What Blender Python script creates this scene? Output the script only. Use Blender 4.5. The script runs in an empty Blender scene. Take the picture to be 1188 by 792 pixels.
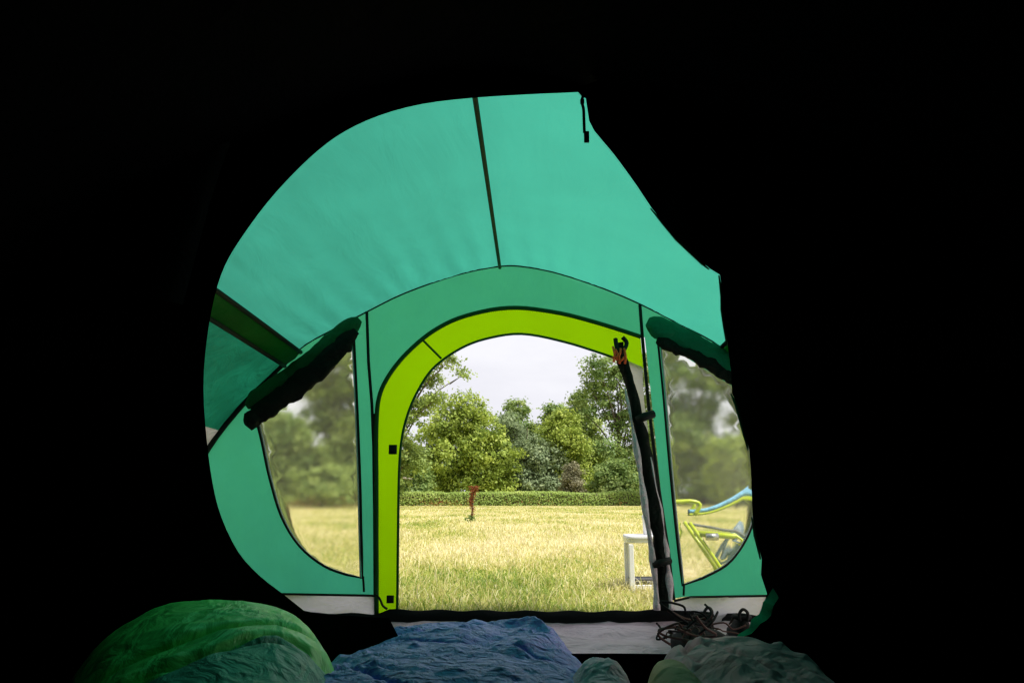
import bpy, math, random
import numpy as np
from mathutils import Vector, geometry

random.seed(7)
rng = np.random.default_rng(7)
sc = bpy.context.scene
C = sc.collection
R = math.radians

# ------------------------------------------------------------------ camera
W0, H0, FPX = 1188.0, 792.0, 850.0
CAM_H = 0.64
PITCH = math.atan((578 - 396) / FPX)
cp, sp = math.cos(PITCH), math.sin(PITCH)
cam = bpy.data.cameras.new('camera')
cam.sensor_width = 36.0
cam.lens = 36.0 * FPX / W0
cam.clip_start = 0.02
cam.clip_end = 3000
camo = bpy.data.objects.new('camera', cam)
camo.location = (0, 0, CAM_H)
camo.rotation_euler = (math.pi / 2 + PITCH, 0, 0)
C.objects.link(camo)
sc.camera = camo

# ------------------------------------------------------------------ world, sun, exposure
SUN_EL, SUN_AZ = R(58), R(122)          # azimuth clockwise from +Y (view direction): high on the right, a little behind
wd = bpy.data.worlds.new('World')
sc.world = wd
wd.use_nodes = True
nt = wd.node_tree
nt.nodes.clear()
out = nt.nodes.new('ShaderNodeOutputWorld')
bg = nt.nodes.new('ShaderNodeBackground')
bg.inputs['Strength'].default_value = 0.1
sky = nt.nodes.new('ShaderNodeTexSky')
sky.sky_type = 'NISHITA'
sky.sun_disc = False
sky.sun_elevation = SUN_EL
sky.sun_rotation = SUN_AZ
tc = nt.nodes.new('ShaderNodeTexCoord')
mp = nt.nodes.new('ShaderNodeMapping')
mp.inputs['Scale'].default_value = (1.0, 1.0, 3.2)
n1 = nt.nodes.new('ShaderNodeTexNoise')
n1.inputs['Scale'].default_value = 2.3
n1.inputs['Detail'].default_value = 7
n1.inputs['Roughness'].default_value = 0.55
rc = nt.nodes.new('ShaderNodeValToRGB')
rc.color_ramp.elements[0].position = 0.32
rc.color_ramp.elements[0].color = (5.4, 5.3, 5.8, 1)
rc.color_ramp.elements[1].position = 0.62
rc.color_ramp.elements[1].color = (6.6, 6.5, 6.8, 1)
mx = nt.nodes.new('ShaderNodeMix')
mx.data_type = 'RGBA'
mx.inputs[0].default_value = 0.93
L = nt.links.new
L(tc.outputs['Generated'], mp.inputs['Vector'])
L(mp.outputs[0], n1.inputs['Vector'])
L(n1.outputs['Fac'], rc.inputs['Fac'])
L(sky.outputs[0], mx.inputs[6])
L(rc.outputs[0], mx.inputs[7])
L(mx.outputs[2], bg.inputs['Color'])
L(bg.outputs[0], out.inputs['Surface'])

sl = bpy.data.lights.new('sun', 'SUN')
sl.energy = 4.0
sl.angle = R(10)
sl.color = (1.0, 0.95, 0.86)
so = bpy.data.objects.new('sun', sl)
sd = Vector((math.sin(SUN_AZ) * math.cos(SUN_EL), math.cos(SUN_AZ) * math.cos(SUN_EL), math.sin(SUN_EL)))
so.rotation_euler = sd.to_track_quat('Z', 'Y').to_euler()
so.location = (30, -20, 60)
C.objects.link(so)

vs = sc.view_settings
vs.view_transform = 'Standard'
vs.look = 'None'
vs.exposure = 0.6
vs.gamma = 1.0
vs.use_curve_mapping = False
sc.cycles.max_bounces = 12
sc.cycles.transmission_bounces = 8
sc.cycles.diffuse_bounces = 5

# ------------------------------------------------------------------ helpers
def U(px, py, D):
    """point at distance y = D along the sight line through a photo pixel"""
    dx, dy = (px - W0 / 2) / FPX, (H0 / 2 - py) / FPX
    d = Vector((dx, cp - dy * sp, sp + dy * cp))
    s = D / d.y
    return Vector((d.x * s, D, CAM_H + d.z * s))

def G(px, py):
    dx, dy = (px - W0 / 2) / FPX, (H0 / 2 - py) / FPX
    d = Vector((dx, cp - dy * sp, sp + dy * cp))
    s = -CAM_H / d.z
    return Vector((d.x * s, d.y * s, 0))

def tag(o, label=None, cat=None, group=None, kind=None):
    if label: o['label'] = label
    if cat: o['category'] = cat
    if group: o['group'] = group
    if kind: o['kind'] = kind
    return o

def thing(name, label, cat, loc=(0, 0, 0), group=None):
    o = bpy.data.objects.new(name, None)
    o.empty_display_size = 0.1
    o.location = loc
    C.objects.link(o)
    return tag(o, label, cat, group)

def link(name, me, mat, parent=None, smooth=True):
    o = bpy.data.objects.new(name, me)
    C.objects.link(o)
    if mat:
        me.materials.append(mat)
    if smooth and len(me.polygons):
        me.polygons.foreach_set('use_smooth', [True] * len(me.polygons))
    if parent:
        o.parent = parent
        p, q = parent, Vector((0, 0, 0))
        while p:
            q += p.location
            p = p.parent
        me.transform(__import__('mathutils').Matrix.Translation(-q))
    return o

def mesh_np(name, v, faces):
    me = bpy.data.meshes.new(name)
    me.from_pydata([tuple(p) for p in v], [], faces)
    me.update()
    return me

def fast_mesh(name, v, counts, loops, attrs=None):
    """numpy mesh: v (n,3), counts per polygon, loops flat vertex indices"""
    me = bpy.data.meshes.new(name)
    me.vertices.add(len(v))
    me.vertices.foreach_set('co', np.asarray(v, np.float32).ravel())
    me.loops.add(len(loops))
    me.loops.foreach_set('vertex_index', np.asarray(loops, np.int32))
    me.polygons.add(len(counts))
    st = np.concatenate([[0], np.cumsum(counts)[:-1]]).astype(np.int32)
    me.polygons.foreach_set('loop_start', st)
    me.polygons.foreach_set('loop_total', np.asarray(counts, np.int32))
    me.update(calc_edges=True)
    for k, a in (attrs or {}).items():
        at = me.attributes.new(k, 'FLOAT', 'POINT')
        at.data.foreach_set('value', np.asarray(a, np.float32))
    return me

def vnoise(p, seed=0):
    """smooth value noise, p (n,3) -> about -1..1"""
    p = np.asarray(p, float)
    i = np.floor(p).astype(np.int64)
    f = p - i
    f = f * f * (3 - 2 * f)
    r = 0
    for dx in (0, 1):
        for dy in (0, 1):
            for dz in (0, 1):
                h = ((i[:, 0] + dx) * 374761393 + (i[:, 1] + dy) * 668265263 + (i[:, 2] + dz) * 2147483647 + seed * 974711) & 0xffffffff
                h = ((h ^ (h >> 13)) * 1274126177) & 0xffffffff
                h = ((h ^ (h >> 16)) & 0xffff) / 32767.5 - 1
                w = (f[:, 0] if dx else 1 - f[:, 0]) * (f[:, 1] if dy else 1 - f[:, 1]) * (f[:, 2] if dz else 1 - f[:, 2])
                r = r + h * w
    return r

def fbm(p, seed=0, o=4):
    p = np.asarray(p, float)
    a, s, r = 1.0, 1.0, 0
    for k in range(o):
        r = r + a * vnoise(p * s + 17.3 * k, seed + k)
        a *= 0.5
        s *= 2.03
    return r

def spline(pts, n=6, closed=False):
    P = [Vector(p) for p in pts]
    m = len(P)
    res = []
    for i in range(m if closed else m - 1):
        if closed:
            a, b, c, d = P[i - 1], P[i], P[(i + 1) % m], P[(i + 2) % m]
        else:
            a, b, c, d = P[max(i - 1, 0)], P[i], P[i + 1], P[min(i + 2, m - 1)]
        for k in range(n):
            t = k / n
            res.append(0.5 * ((2 * b) + (c - a) * t + (2 * a - 5 * b + 4 * c - d) * t * t + (3 * b - a - 3 * c + d) * t ** 3))
    if not closed:
        res.append(P[-1])
    return res

def tube_data(path, rad, nseg=8, jitter=0.0, seed=0, squash=1.0):
    """path: points; rad: number or list; squash flattens along world y"""
    path = [Vector(p) for p in path]
    n = len(path)
    V, F = [], []
    prev = None
    lens = 0.0
    for i, p in enumerate(path):
        t = (path[min(i + 1, n - 1)] - path[max(i - 1, 0)])
        if t.length < 1e-9:
            t = Vector((0, 0, 1))
        t.normalize()
        if prev is None:
            up = Vector((0, 1, 0)) if abs(t.y) < 0.9 else Vector((1, 0, 0))
            a = t.cross(up).normalized()
        else:
            a = (prev - t * prev.dot(t))
            a = a.normalized() if a.length > 1e-6 else t.orthogonal().normalized()
        prev = a
        b = t.cross(a)
        r = rad[i] if hasattr(rad, '__len__') else rad
        for k in range(nseg):
            an = 2 * math.pi * k / nseg
            rr = r
            if jitter:
                q = np.array([[i * 0.35, k * 0.9 if k < nseg / 2 else (nseg - k) * 0.9, seed * 5.1]])
                rr = r * (1 + jitter * float(fbm(q, seed, 3)[0]))
            off = (a * math.cos(an) + b * math.sin(an)) * rr
            off.y *= squash
            V.append(p + off)
    for i in range(n - 1):
        for k in range(nseg):
            k2 = (k + 1) % nseg
            F.append((i * nseg + k, i * nseg + k2, (i + 1) * nseg + k2, (i + 1) * nseg + k))
    F.append(tuple(range(nseg - 1, -1, -1)))
    F.append(tuple((n - 1) * nseg + k for k in range(nseg)))
    return V, F

def join(datas):
    V, F = [], []
    for v, f in datas:
        o = len(V)
        V += list(v)
        F += [tuple(i + o for i in q) for q in f]
    return V, F

def tube(name, path, rad, mat, parent=None, **k):
    v, f = tube_data(path, rad, **k)
    return link(name, mesh_np(name, v, f), mat, parent)

def box_data(c, s, rot=None):
    c = Vector(c)
    x, y, z = s[0] / 2, s[1] / 2, s[2] / 2
    b = min(x, y, z) * 0.25
    V = []
    # chamfered box: 24 vertices
    for sx in (-1, 1):
        for sy in (-1, 1):
            for sz in (-1, 1):
                V.append(Vector((sx * x, sy * (y - b), sz * (z - b))))
                V.append(Vector((sx * (x - b), sy * y, sz * (z - b))))
                V.append(Vector((sx * (x - b), sy * (y - b), sz * z)))
    import bmesh
    bm = bmesh.new()
    for v in V:
        bm.verts.new(v)
    bmesh.ops.convex_hull(bm, input=bm.verts)
    bm.verts.index_update()
    vv = [v.co.copy() for v in bm.verts]
    ff = [tuple(v.index for v in f.verts) for f in bm.faces]
    bm.free()
    if rot:
        vv = [rot @ v for v in vv]
    return [v + c for v in vv], ff

def inside(poly, pts):
    poly = np.asarray(poly, float)
    x, y = pts[:, 0], pts[:, 1]
    r = np.zeros(len(pts), bool)
    j = len(poly) - 1
    for i in range(len(poly)):
        xi, yi = poly[i]
        xj, yj = poly[j]
        c = ((yi > y) != (yj > y)) & (x < (xj - xi) * (y - yi) / (yj - yi + 1e-12) + xi)
        r ^= c
        j = i
    return r

def sheet(name, outline, holes, spacing, yfun, mat, parent, smooth=True):
    """fabric sheet over a polygon in the x-z plane, finely meshed, with depth yfun(x, z)"""
    loops = [[(p[0], p[1]) for p in outline]] + [[(p[0], p[1]) for p in h] for h in holes]
    verts, edges = [], []
    for lp in loops:
        # resample long edges
        q = []
        for a, b in zip(lp, lp[1:] + lp[:1]):
            d = math.hypot(a[0] - b[0], a[1] - b[1])
            m = max(1, int(d / spacing))
            for k in range(m):
                q.append((a[0] + (b[0] - a[0]) * k / m, a[1] + (b[1] - a[1]) * k / m))
        o = len(verts)
        verts += q
        edges += [(o + i, o + (i + 1) % len(q)) for i in range(len(q))]
    A = np.array(verts)
    x0, y0 = A.min(0)
    x1, y1 = A.max(0)
    gx, gy = np.meshgrid(np.arange(x0, x1, spacing), np.arange(y0, y1, spacing * 0.87))
    gx = gx + (np.arange(gx.shape[0])[:, None] % 2) * spacing / 2
    g = np.stack([gx.ravel(), gy.ravel()], 1)
    ok = inside(loops[0], g)
    for h in loops[1:]:
        ok &= ~inside(h, g)
    g = g[ok]
    d = np.min(np.hypot(g[:, None, 0] - A[None, :, 0], g[:, None, 1] - A[None, :, 1]), axis=1) if len(g) else np.zeros(0)
    g = g[d > spacing * 0.45]
    allv = [Vector(p) for p in verts] + [Vector(p) for p in g]
    ov, oe, of, *_ = geometry.delaunay_2d_cdt(allv, edges, [], 0, 1e-6)
    P = np.array([(v.x, v.y) for v in ov])
    cen = np.array([P[list(f)].mean(0) for f in of])
    keep = inside(loops[0], cen)
    for h in loops[1:]:
        keep &= ~inside(h, cen)
    F = [tuple(f) for f, k in zip(of, keep) if k]
    y = yfun(P[:, 0], P[:, 1])
    V = [(p[0], yy, p[1]) for p, yy in zip(P, y)]
    me = mesh_np(name, V, F)
    used = set(i for f in F for i in f)
    if len(used) < len(V):
        import bmesh
        bm = bmesh.new()
        bm.from_mesh(me)
        bmesh.ops.delete(bm, geom=[v for v in bm.verts if not v.link_faces], context='VERTS')
        bm.to_mesh(me)
        bm.free()
    return link(name, me, mat, parent, smooth)

# ------------------------------------------------------------------ materials
def new_mat(name):
    m = bpy.data.materials.new(name)
    m.use_nodes = True
    m.node_tree.nodes.clear()
    o = m.node_tree.nodes.new('ShaderNodeOutputMaterial')
    return m, m.node_tree, o

def fabric(name, diff, trans, mix=0.6, rough=0.6, wrinkle=0.3, scale=6.0, stretch=(1, 1, 1), spec=0.2, vary=0.12):
    """woven cloth: reflects diff, lets trans through; wrinkles and slight uneven dye"""
    m, t, o = new_mat(name)
    N = t.nodes.new
    K = t.links.new
    tcn = N('ShaderNodeTexCoord')
    mpn = N('ShaderNodeMapping')
    mpn.inputs['Scale'].default_value = stretch
    K(tcn.outputs['Object'], mpn.inputs['Vector'])
    no = N('ShaderNodeTexNoise')
    no.inputs['Scale'].default_value = scale
    no.inputs['Detail'].default_value = 5
    no.inputs['Distortion'].default_value = 0.6
    K(mpn.outputs[0], no.inputs['Vector'])
    weave = N('ShaderNodeTexNoise')
    weave.inputs['Scale'].default_value = 350
    weave.inputs['Detail'].default_value = 2
    K(tcn.outputs['Object'], weave.inputs['Vector'])
    add = N('ShaderNodeMath')
    add.operation = 'MULTIPLY_ADD'
    K(weave.outputs['Fac'], add.inputs[0])
    add.inputs[1].default_value = 0.012
    K(no.outputs['Fac'], add.inputs[2])
    bp = N('ShaderNodeBump')
    bp.inputs['Strength'].default_value = wrinkle
    bp.inputs['Distance'].default_value = 0.05
    K(add.outputs[0], bp.inputs['Height'])
    no2 = N('ShaderNodeTexNoise')
    no2.inputs['Scale'].default_value = 3.0
    no2.inputs['Detail'].default_value = 6
    K(tcn.outputs['Object'], no2.inputs['Vector'])
    mr = N('ShaderNodeMapRange')
    mr.inputs[1].default_value = 0.3
    mr.inputs[2].default_value = 0.7
    mr.inputs[3].default_value = 1 - vary
    mr.inputs[4].default_value = 1 + vary
    K(no2.outputs['Fac'], mr.inputs[0])
    def col(c):
        v = N('ShaderNodeVectorMath')
        v.operation = 'SCALE'
        v.inputs[0].default_value = c
        K(mr.outputs[0], v.inputs['Scale'])
        return v.outputs[0]
    pr = N('ShaderNodeBsdfPrincipled')
    pr.inputs['Roughness'].default_value = rough
    pr.inputs['Specular IOR Level'].default_value = spec
    K(col(diff), pr.inputs['Base Color'])
    K(bp.outputs[0], pr.inputs['Normal'])
    if trans:
        tr = N('ShaderNodeBsdfTranslucent')
        K(col(trans), tr.inputs['Color'])
        K(bp.outputs[0], tr.inputs['Normal'])
        ms = N('ShaderNodeMixShader')
        ms.inputs[0].default_value = mix
        K(pr.outputs[0], ms.inputs[1])
        K(tr.outputs[0], ms.inputs[2])
        K(ms.outputs[0], o.inputs['Surface'])
    else:
        K(pr.outputs[0], o.inputs['Surface'])
    return m

def plain(name, col, rough=0.5, spec=0.4, metal=0.0, noise=0.12, scale=25, bump=0.05):
    m, t, o = new_mat(name)
    N = t.nodes.new
    K = t.links.new
    tcn = N('ShaderNodeTexCoord')
    no = N('ShaderNodeTexNoise')
    no.inputs['Scale'].default_value = scale
    no.inputs['Detail'].default_value = 5
    K(tcn.outputs['Object'], no.inputs['Vector'])
    mr = N('ShaderNodeMapRange')
    mr.inputs[3].default_value = 1 - noise * 2
    mr.inputs[4].default_value = 1 + noise
    K(no.outputs['Fac'], mr.inputs[0])
    v = N('ShaderNodeVectorMath')
    v.operation = 'SCALE'
    v.inputs[0].default_value = col
    K(mr.outputs[0], v.inputs['Scale'])
    bp = N('ShaderNodeBump')
    bp.inputs['Strength'].default_value = bump
    bp.inputs['Distance'].default_value = 0.01
    K(no.outputs['Fac'], bp.inputs['Height'])
    pr = N('ShaderNodeBsdfPrincipled')
    pr.inputs['Roughness'].default_value = rough
    pr.inputs['Specular IOR Level'].default_value = spec
    pr.inputs['Metallic'].default_value = metal
    K(v.outputs[0], pr.inputs['Base Color'])
    K(bp.outputs[0], pr.inputs['Normal'])
    K(pr.outputs[0], o.inputs['Surface'])
    return m

def leafy(name, stops, trans=0.35, rough=0.55):
    """leaf colour chosen per leaf by its own random tint"""
    m, t, o = new_mat(name)
    N = t.nodes.new
    K = t.links.new
    at = N('ShaderNodeAttribute')
    at.attribute_name = 'tint'
    rp = N('ShaderNodeValToRGB')
    e = rp.color_ramp.elements
    while len(e) < len(stops):
        e.new(0.5)
    for i, (p, c) in enumerate(stops):
        e[i].position = p
        e[i].color = (*c, 1)
    K(at.outputs['Fac'], rp.inputs['Fac'])
    pr = N('ShaderNodeBsdfPrincipled')
    pr.inputs['Roughness'].default_value = rough
    pr.inputs['Specular IOR Level'].default_value = 0.25
    K(rp.outputs[0], pr.inputs['Base Color'])
    tr = N('ShaderNodeBsdfTranslucent')
    K(rp.outputs[0], tr.inputs['Color'])
    ms = N('ShaderNodeMixShader')
    ms.inputs[0].default_value = trans
    K(pr.outputs[0], ms.inputs[1])
    K(tr.outputs[0], ms.inputs[2])
    K(ms.outputs[0], o.inputs['Surface'])
    return m

M = {}
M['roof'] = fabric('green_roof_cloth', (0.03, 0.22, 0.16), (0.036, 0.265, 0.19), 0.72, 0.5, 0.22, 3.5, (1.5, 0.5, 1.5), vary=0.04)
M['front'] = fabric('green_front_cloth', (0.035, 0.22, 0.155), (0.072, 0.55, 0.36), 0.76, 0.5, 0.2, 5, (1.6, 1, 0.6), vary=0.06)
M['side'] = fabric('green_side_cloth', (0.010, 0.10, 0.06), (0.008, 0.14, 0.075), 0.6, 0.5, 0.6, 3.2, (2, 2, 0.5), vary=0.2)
M['sleeve'] = fabric('dark_green_sleeve_cloth', (0.008, 0.09, 0.014), (0.006, 0.17, 0.016), 0.55, 0.6, 0.3, 9)
M['roll'] = fabric('dark_green_roll_cloth', (0.003, 0.11, 0.034), (0.003, 0.12, 0.03), 0.3, 0.6, 0.6, 14, (1, 1, 1), vary=0.3)
M['rollbright'] = fabric('green_roll_cloth', (0.006, 0.22, 0.12), (0.006, 0.26, 0.13), 0.5, 0.6, 0.6, 12, vary=0.3)
M['lime'] = fabric('lime_cloth', (0.19, 0.44, 0.002), (0.40, 0.80, 0.0008), 0.78, 0.5, 0.08, 8, vary=0.04)
M['piping'] = fabric('dark_green_piping', (0.004, 0.06, 0.012), None, 0, 0.7, 0.1, 20)
M['seam'] = fabric('black_seam_tape', (0.006, 0.008, 0.006), None, 0, 0.7, 0.1, 20)
M['ridge'] = fabric('olive_ridge_tape', (0.02, 0.035, 0.008), None, 0, 0.6, 0.1, 20)
M['mud'] = fabric('pale_grey_skirt_cloth', (0.5, 0.49, 0.52), (0.75, 0.73, 0.77), 0.6, 0.6, 0.35, 7, (1, 1, 2), vary=0.08)
M['skirt'] = fabric('pale_side_skirt_cloth', (0.6, 0.58, 0.62), (0.9, 0.87, 0.92), 0.75, 0.6, 0.5, 7, (1, 1, 2), vary=0.08)  # right side: extra translucent so more white light reaches the bedding
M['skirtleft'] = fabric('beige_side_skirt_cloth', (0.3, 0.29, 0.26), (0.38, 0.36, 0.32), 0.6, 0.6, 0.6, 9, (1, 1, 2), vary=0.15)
M['black'] = fabric('blackout_cloth', (0.0035, 0.0035, 0.0038), None, 0, 0.9, 0.5, 5, (1.5, 1, 0.6), spec=0.03)
M['blackroll'] = fabric('black_roll_cloth', (0.006, 0.008, 0.006), None, 0, 0.8, 0.6, 16, spec=0.1)
M['greyroll'] = fabric('grey_lining_cloth', (0.55, 0.47, 0.5), None, 0, 0.8, 0.7, 18, vary=0.3)
M['pipewhite'] = fabric('pale_window_binding', (0.5, 0.52, 0.5), None, 0, 0.6, 0.1, 20)
M['lining'] = fabric('pale_door_lining', (0.5, 0.49, 0.49), (0.62, 0.6, 0.61), 0.6, 0.6, 0.3, 8)
M['groundsheet'] = fabric('grey_groundsheet', (0.34, 0.24, 0.29), None, 0, 0.45, 1.0, 6, spec=0.4, vary=0.15)  # grey sheet, base colour shifted pink to cancel the green roof light
M['sill'] = fabric('black_sill_cloth', (0.004, 0.004, 0.005), None, 0, 0.8, 0.3, 8, spec=0.1)
M['orange'] = plain('orange_cord', (0.85, 0.1, 0.015), 0.6)
M['whitep'] = plain('white_plastic', (0.75, 0.75, 0.77), 0.35, 0.5, noise=0.05)
M['greyslat'] = plain('dark_grey_slats', (0.09, 0.09, 0.10), 0.5)
M['limemetal'] = plain('lime_painted_tube', (0.52, 0.62, 0.015), 0.3, 0.5, noise=0.05)
M['bluesling'] = fabric('pale_blue_padding', (0.22, 0.52, 0.75), None, 0, 0.6, 0.4, 20)
M['greysling'] = fabric('grey_mesh_sling', (0.32, 0.34, 0.32), (0.3, 0.32, 0.3), 0.4, 0.7, 0.3, 20)
M['bluegrey'] = plain('blue_grey_strut', (0.2, 0.3, 0.36), 0.4)
M['silver'] = plain('silver_metal', (0.55, 0.56, 0.58), 0.3, 0.5, 0.8)
M['boot'] = plain('dark_boot_suede', (0.007, 0.006, 0.007), 0.8, 0.2, scale=60, bump=0.3)
M['sole'] = plain('black_rubber', (0.01, 0.01, 0.01), 0.7, 0.3)
M['lace'] = plain('brown_lace', (0.075, 0.035, 0.03), 0.7, 0.2)
M['bark'] = plain('tree_bark', (0.11, 0.09, 0.065), 0.9, 0.1, scale=6, bump=0.6, noise=0.3)
M['palebark'] = plain('pale_dead_bark', (0.32, 0.28, 0.22), 0.9, 0.1, scale=6, bump=0.4)

def pane_mat():
    m, t, o = new_mat('clear_window_film')
    N = t.nodes.new
    K = t.links.new
    tcn = N('ShaderNodeTexCoord')
    no = N('ShaderNodeTexNoise')
    no.inputs['Scale'].default_value = 7
    no.inputs['Detail'].default_value = 4
    K(tcn.outputs['Object'], no.inputs['Vector'])
    bp = N('ShaderNodeBump')
    bp.inputs['Strength'].default_value = 0.2
    bp.inputs['Distance'].default_value = 0.012
    K(no.outputs['Fac'], bp.inputs['Height'])
    rf = N('ShaderNodeBsdfRefraction')
    rf.inputs['IOR'].default_value = 1.05
    rf.inputs['Roughness'].default_value = 0.2
    rf.inputs['Color'].default_value = (0.99, 0.99, 0.96, 1)
    K(bp.outputs[0], rf.inputs['Normal'])
    gl = N('ShaderNodeBsdfGlossy')
    gl.inputs['Roughness'].default_value = 0.25
    tl = N('ShaderNodeBsdfTranslucent')
    tl.inputs['Color'].default_value = (0.8, 0.8, 0.78, 1)
    a = N('ShaderNodeMixShader')
    a.inputs[0].default_value = 0.05
    K(rf.outputs[0], a.inputs[1])
    K(tl.outputs[0], a.inputs[2])
    b = N('ShaderNodeMixShader')
    b.inputs[0].default_value = 0.03
    K(a.outputs[0], b.inputs[1])
    K(gl.outputs[0], b.inputs[2])
    K(b.outputs[0], o.inputs['Surface'])
    return m
M['pane'] = pane_mat()

M['leaf_yellow'] = leafy('yellow_green_leaves', [(0.0, (0.119, 0.200, 0.036)), (0.5, (0.326, 0.422, 0.077)), (1.0, (0.566, 0.634, 0.130))])
M['leaf_mid'] = leafy('mid_green_leaves', [(0.0, (0.086, 0.170, 0.046)), (0.5, (0.224, 0.326, 0.094)), (1.0, (0.448, 0.518, 0.165))])
M['leaf_olive'] = leafy('olive_leaves', [(0.0, (0.103, 0.177, 0.043)), (0.5, (0.287, 0.382, 0.106)), (1.0, (0.519, 0.602, 0.190))])
M['leaf_grey'] = leafy('grey_green_leaves', [(0.0, (0.105, 0.165, 0.082)), (0.5, (0.271, 0.348, 0.187)), (1.0, (0.499, 0.580, 0.326))])
M['leaf_brown'] = leafy('pinkish_grey_leaves', [(0.0, (0.125, 0.133, 0.070)), (0.5, (0.265, 0.257, 0.156)), (1.0, (0.421, 0.374, 0.250))])
M['leaf_hedge'] = leafy('hedge_leaves', [(0.0, (0.159, 0.250, 0.051)), (0.6, (0.340, 0.462, 0.115)), (1.0, (0.567, 0.635, 0.203))])
M['dock'] = leafy('rust_seed_heads', [(0.0, (0.12, 0.03, 0.012)), (0.5, (0.26, 0.075, 0.025)), (1.0, (0.38, 0.14, 0.05))])
M['grass'] = leafy('dry_grass', [(0.0, (0.12, 0.22, 0.03)), (0.3, (0.34, 0.41, 0.075)), (0.6, (0.58, 0.53, 0.2)), (1.0, (0.81, 0.74, 0.5))], 0.4, 0.5)

def field_mat():
    m, t, o = new_mat('field_soil_and_thatch')
    N = t.nodes.new
    K = t.links.new
    g = N('ShaderNodeTexCoord')
    a = N('ShaderNodeTexNoise')
    a.inputs['Scale'].default_value = 0.35
    a.inputs['Detail'].default_value = 8
    a.inputs['Roughness'].default_value = 0.65
    K(g.outputs['Object'], a.inputs['Vector'])
    b = N('ShaderNodeTexNoise')
    b.inputs['Scale'].default_value = 9
    b.inputs['Detail'].default_value = 6
    K(g.outputs['Object'], b.inputs['Vector'])
    s = N('ShaderNodeMath')
    s.operation = 'ADD'
    K(a.outputs['Fac'], s.inputs[0])
    K(b.outputs['Fac'], s.inputs[1])
    h = N('ShaderNodeMath')
    h.operation = 'MULTIPLY'
    h.inputs[1].default_value = 0.5
    K(s.outputs[0], h.inputs[0])
    rp = N('ShaderNodeValToRGB')
    e = rp.color_ramp.elements
    e[0].position = 0.35
    e[0].color = (0.3, 0.33, 0.06, 1)
    e[1].position = 0.62
    e[1].color = (0.55, 0.48, 0.2, 1)
    x = e.new(0.48)
    x.color = (0.5, 0.48, 0.13, 1)
    K(h.outputs[0], rp.inputs['Fac'])
    pr = N('ShaderNodeBsdfPrincipled')
    pr.inputs['Roughness'].default_value = 0.9
    pr.inputs['Specular IOR Level'].default_value = 0.1
    K(rp.outputs[0], pr.inputs['Base Color'])
    bp = N('ShaderNodeBump')
    bp.inputs['Strength'].default_value = 0.6
    bp.inputs['Distance'].default_value = 0.1
    K(b.outputs['Fac'], bp.inputs['Height'])
    K(bp.outputs[0], pr.inputs['Normal'])
    K(pr.outputs[0], o.inputs['Surface'])
    return m
M['field'] = field_mat()

# ------------------------------------------------------------------ field and grass
def build_field():
    rings = [0, 3, 6, 10, 16, 25, 40, 60, 75, 100, 150, 250, 500, 1200]
    nseg = 48
    V, F = [(0, 0, -0.03)], []
    for r in rings[1:]:
        for k in range(nseg):
            a = 2 * math.pi * k / nseg
            V.append((r * math.cos(a), r * math.sin(a), -0.03))
    for k in range(nseg):
        F.append((0, 1 + k, 1 + (k + 1) % nseg))
    for i in range(len(rings) - 2):
        for k in range(nseg):
            k2 = (k + 1) % nseg
            F.append((1 + i * nseg + k, 1 + (i + 1) * nseg + k, 1 + (i + 1) * nseg + k2, 1 + i * nseg + k2))
    o = link('field', mesh_np('field', V, F), M['field'])
    tag(o, 'open meadow ground under the dry grass', 'field', kind='structure')
build_field()

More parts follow.
